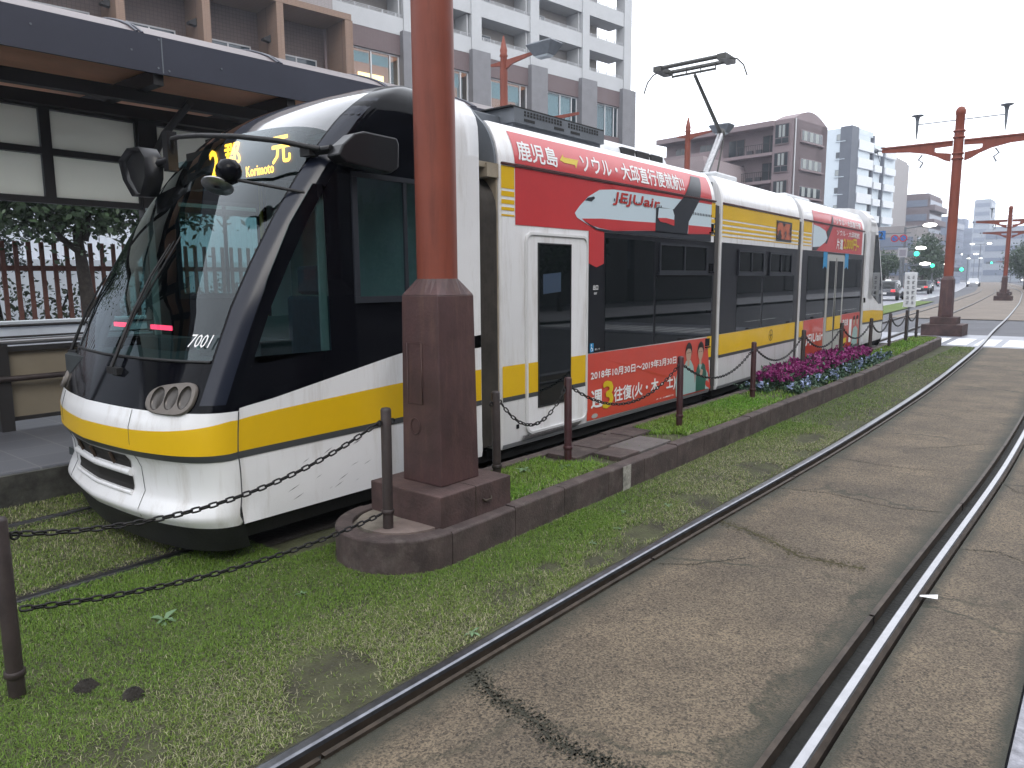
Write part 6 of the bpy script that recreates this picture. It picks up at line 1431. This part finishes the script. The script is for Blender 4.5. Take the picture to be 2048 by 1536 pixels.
# verge between tram track and concrete track
x, y = np.concatenate([np.stack(scatter(230000, -4.54, -2.27, .3, 4.6, .95)), np.stack(scatter(60000, -3.04, -2.2, 4.2, 9, 1.)), np.stack(scatter(60000, -4.54, -2.27, -2.2, .3)), np.stack(scatter(26000, -3.1, -2.2, 9, 21.5, 1.1))], 1)
keep = (x < np.array([rl(v) for v in y]) - .06) & ~((x < -3.04) & (y > 2.68) & (((x + 3.495)**2 + (np.minimum(y, 3.15) - 3.15)**2) < .452**2)) & ~((x < -3.95) & (y > 2.6)) & ~((y > 4.4) & (x < -3.05))
bz = bare(x, y); worn = np.clip(.5 + .9 * vnoise(x, y, 2.2, 3) + 1.1 * (x + 2.72) - np.clip((y - 9) * .02, 0, .2) + np.where((x < -4.2), .9, 0), 0, 1)
patch = np.clip((vnoise(x, y, 7., 21) - .06) * 3.4, 0, 1) * np.clip(worn * 1.7, 0, 1)
keep &= rng.uniform(0, 1, len(x)) > np.maximum(np.maximum(bz, worn * .35), patch * .93)
x, y, worn = x[keep], y[keep], worn[keep]
fine = np.clip(1 + (y - 3) * .06, 1, 2.4)
grass('verge_grass', x, y, np.full(len(x), -.018), (.025 - .008 * worn) * np.minimum(fine, 1.3), .0026 * fine, np.clip(.06 + .5 * worn + .1 * vnoise(x, y, 9, 5), .02, .8), 1.0 + .6 * worn, np.clip(.75 - 1.2 * worn, 0, 1), 'short patchy green and straw grass between the two tracks')
# inside the tram track and beside the platform
x, y = np.concatenate([np.stack(scatter(60000, -6.04, -4.64, .4, 3.4)), np.stack(scatter(15000, -6.62, -6.14, 1.2, 3.4)), np.stack(scatter(18000, -6.04, -4.64, -2, .5))], 1)
worn = np.clip(.35 + .8 * vnoise(x, y, 2.4, 8) + np.where(x > -4.72, .5, 0) + np.where(x < -6.1, .5, 0) , 0, 1); keep = rng.uniform(0, 1, len(x)) > worn * .5; x, y, worn = x[keep], y[keep], worn[keep]
grass('track_grass', x, y, np.full(len(x), -.022), np.full(len(x), .024), np.full(len(x), .0032), .08 + .45 * worn, np.full(len(x), 1.), np.clip(.6 - worn, 0, 1), 'short green grass between the rails of the tram track')
# island lawn
x, y = np.concatenate([np.stack(scatter(52000, -3.84, -3.15, 3.85, 9.4)), np.stack(scatter(26000, -4.2, -3.1, 9.4, 21.5))], 1)
ii = np.array([kx(v) for v in y]); bb_ = np.array([kback(v) for v in y])
keep = (x < ii - .115) & (x > bb_ + .10) & ~((y > 5.1 + .1 * np.sin(x * 9)) & (y < 6.6 + .12 * np.sin(x * 11)) & (rng.uniform(0, 1, len(x)) > .03)) & ~((y > 10.1) & (y < 15.2) & (rng.uniform(0, 1, len(x)) > .25))
x, y = x[keep], y[keep]; fine = np.clip(1 + (y - 4) * .09, 1, 2.4)
ed = np.clip((x - np.array([kx(v) for v in y]) + .22) * 8, 0, 1)
grass('island_grass', x, y, np.full(len(x), KH - .03), .042 * np.minimum(fine, 1.25), .0034 * fine, .05 + .35 * ed + .08 * (vnoise(x, y, 5, 2) > .2), np.full(len(x), .8), np.clip(.95 + vnoise(x, y, 3, 4), .5, 1.6), 'lush green grass on the kerbed island', 1.2)
def weed(x, y, z, r, label, n=11, col=(.16, .27, .13)):
    g = MB()
    for k in range(n):
        a = 2 * PI * k / n + random.uniform(-.25, .25); l = r * random.uniform(.7, 1.1); w_ = l * .17; d = Vector((math.cos(a), math.sin(a), 0)); s_ = Vector((-d.y, d.x, 0)); el = random.uniform(.2, .75)
        P_ = [Vector((x, y, z)) + d * l * t_ + Vector((0, 0, l * (el * t_ * 1.5 - .5 * t_ * t_ * 1.3))) for t_ in (0, .3, .65, 1)]
        g.grid([[tuple(p - s_ * w_ * ww), tuple(p + Vector((0, 0, -.1 * w_))), tuple(p + s_ * w_ * ww)] for p, ww in zip(P_, (.3, .8, 1, .1))], True)
    tag(g.build('weed', pm('weed leaf', col, .55, nz=(14, .25))), label, 'weed', 'leafy weeds in the grass')
weed(-3.64, 4.60, KH - .02, .085, 'leafy rosette weed on the island nearest the plinth'); weed(-3.46, 4.92, KH - .02, .075, 'leafy rosette weed at the foot of the maroon bollard'); weed(-3.70, 1.66, -.01, .08, 'pale leafy weed in the grass under the lower chain'); weed(-2.36, 2.56, -.01, .05, 'tiny weed against the near rail', 6); weed(-3.28, 7.2, KH - .02, .06, 'small weed beside the bollard with the printed men', 7); weed(-3.42, 2.3, -.01, .05, 'small clover weed before the rounded kerb end', 7)
for k in range(4): weed(-2.62 + rng.uniform(-.2, .2), 4.0 + k * .35, -.012, .035, ('bright moss tuft in the verge, the nearest', 'bright moss tuft in the verge beside the puddle', 'bright moss tuft in the verge past the puddle', 'bright moss tuft in the verge, the farthest')[k], 14, (.10, .22, .03))
# flower bed
MAG = pm('magenta petals', (.33, .025, .20), .6, nz=(12, .45)); BLU = pm('pale blue petals', (.36, .44, .70), .6, nz=(12, .35)); FGR = pm('flower leaves', (.05, .11, .06), .6, nz=(12, .35))
def flower(petal, lab, grp, r, h, nf, z):
    t = thing('flowering_plant', (0, 0, 0), lab, 'flower', grp)
    g = MB()
    P_ = rng.normal(size=(110, 3)) * (r * .5, r * .5, h * .28) + (0, 0, h * .45); P_[:, 2] = np.abs(P_[:, 2]); leaves(g, P_, .035); g.build('leaves', FGR, t)
    g = MB()
    for k in range(nf):
        a = rng.uniform(0, 2 * PI); q = r * math.sqrt(rng.uniform(0, 1)); c_ = np.array((q * math.cos(a), q * math.sin(a), h * (.85 + .3 * rng.uniform(0, 1) - .35 * (q / r)**2)))
        leaves(g, c_ + rng.normal(size=(9, 3)) * .016, .026)
    g.build('petals', petal, t); return t
prot = [flower(MAG, 'magenta bedding plant in the purple flower row on the island', 'magenta flowers on the island', .16, .26, 44, 0) for _ in range(3)]
k = 0
for y_ in np.arange(10.35, 15.1, .28):
    for dx in (-.50, -.72):
        o = prot[k] if k < 3 else copy_tree(prot[k % 3]); o.location = (kx(y_) + dx + rng.uniform(-.03, .03), y_ + rng.uniform(-.06, .06), KH - .03); o.rotation_euler = (0, 0, rng.uniform(0, 6)); s_ = rng.uniform(.85, 1.15); o.scale = (s_, s_, s_); k += 1
prot = [flower(BLU, 'pale blue pansy plant in the low row along the kerb', 'blue pansies along the kerb', .14, .12, 3, 0) for _ in range(3)]
k = 0
for y_ in np.arange(10.1, 15.9, .33):
    o = prot[k] if k < 3 else copy_tree(prot[k % 3]); o.location = (kx(y_) - .26 + rng.uniform(-.05, .05), y_ + rng.uniform(-.05, .05), KH - .03); o.rotation_euler = (0, 0, rng.uniform(0, 6)); k += 1
for y_ in (9.95, 10.05, 10.0):
    o = copy_tree(prot[k % 3]); o.location = (kx(y_) - .60 - .12 * (k % 3), y_, KH - .03); k += 1

# ================================================================== HAZE
hz = bpy.data.materials.new('haze air'); hz.use_nodes = True; t = hz.node_tree; t.nodes.clear()
o_ = t.nodes.new('ShaderNodeOutputMaterial'); v_ = t.nodes.new('ShaderNodeVolumePrincipled'); v_.inputs['Color'].default_value = (.82, .88, 1, 1); v_.inputs['Density'].default_value = .0009; v_.inputs['Anisotropy'].default_value = .2
t.links.new(v_.outputs[0], o_.inputs['Volume'])
g = MB(); g.box(-905, 905, -305, 1505, -1.2, 40); tag(g.build('haze', hz), kind='stuff')
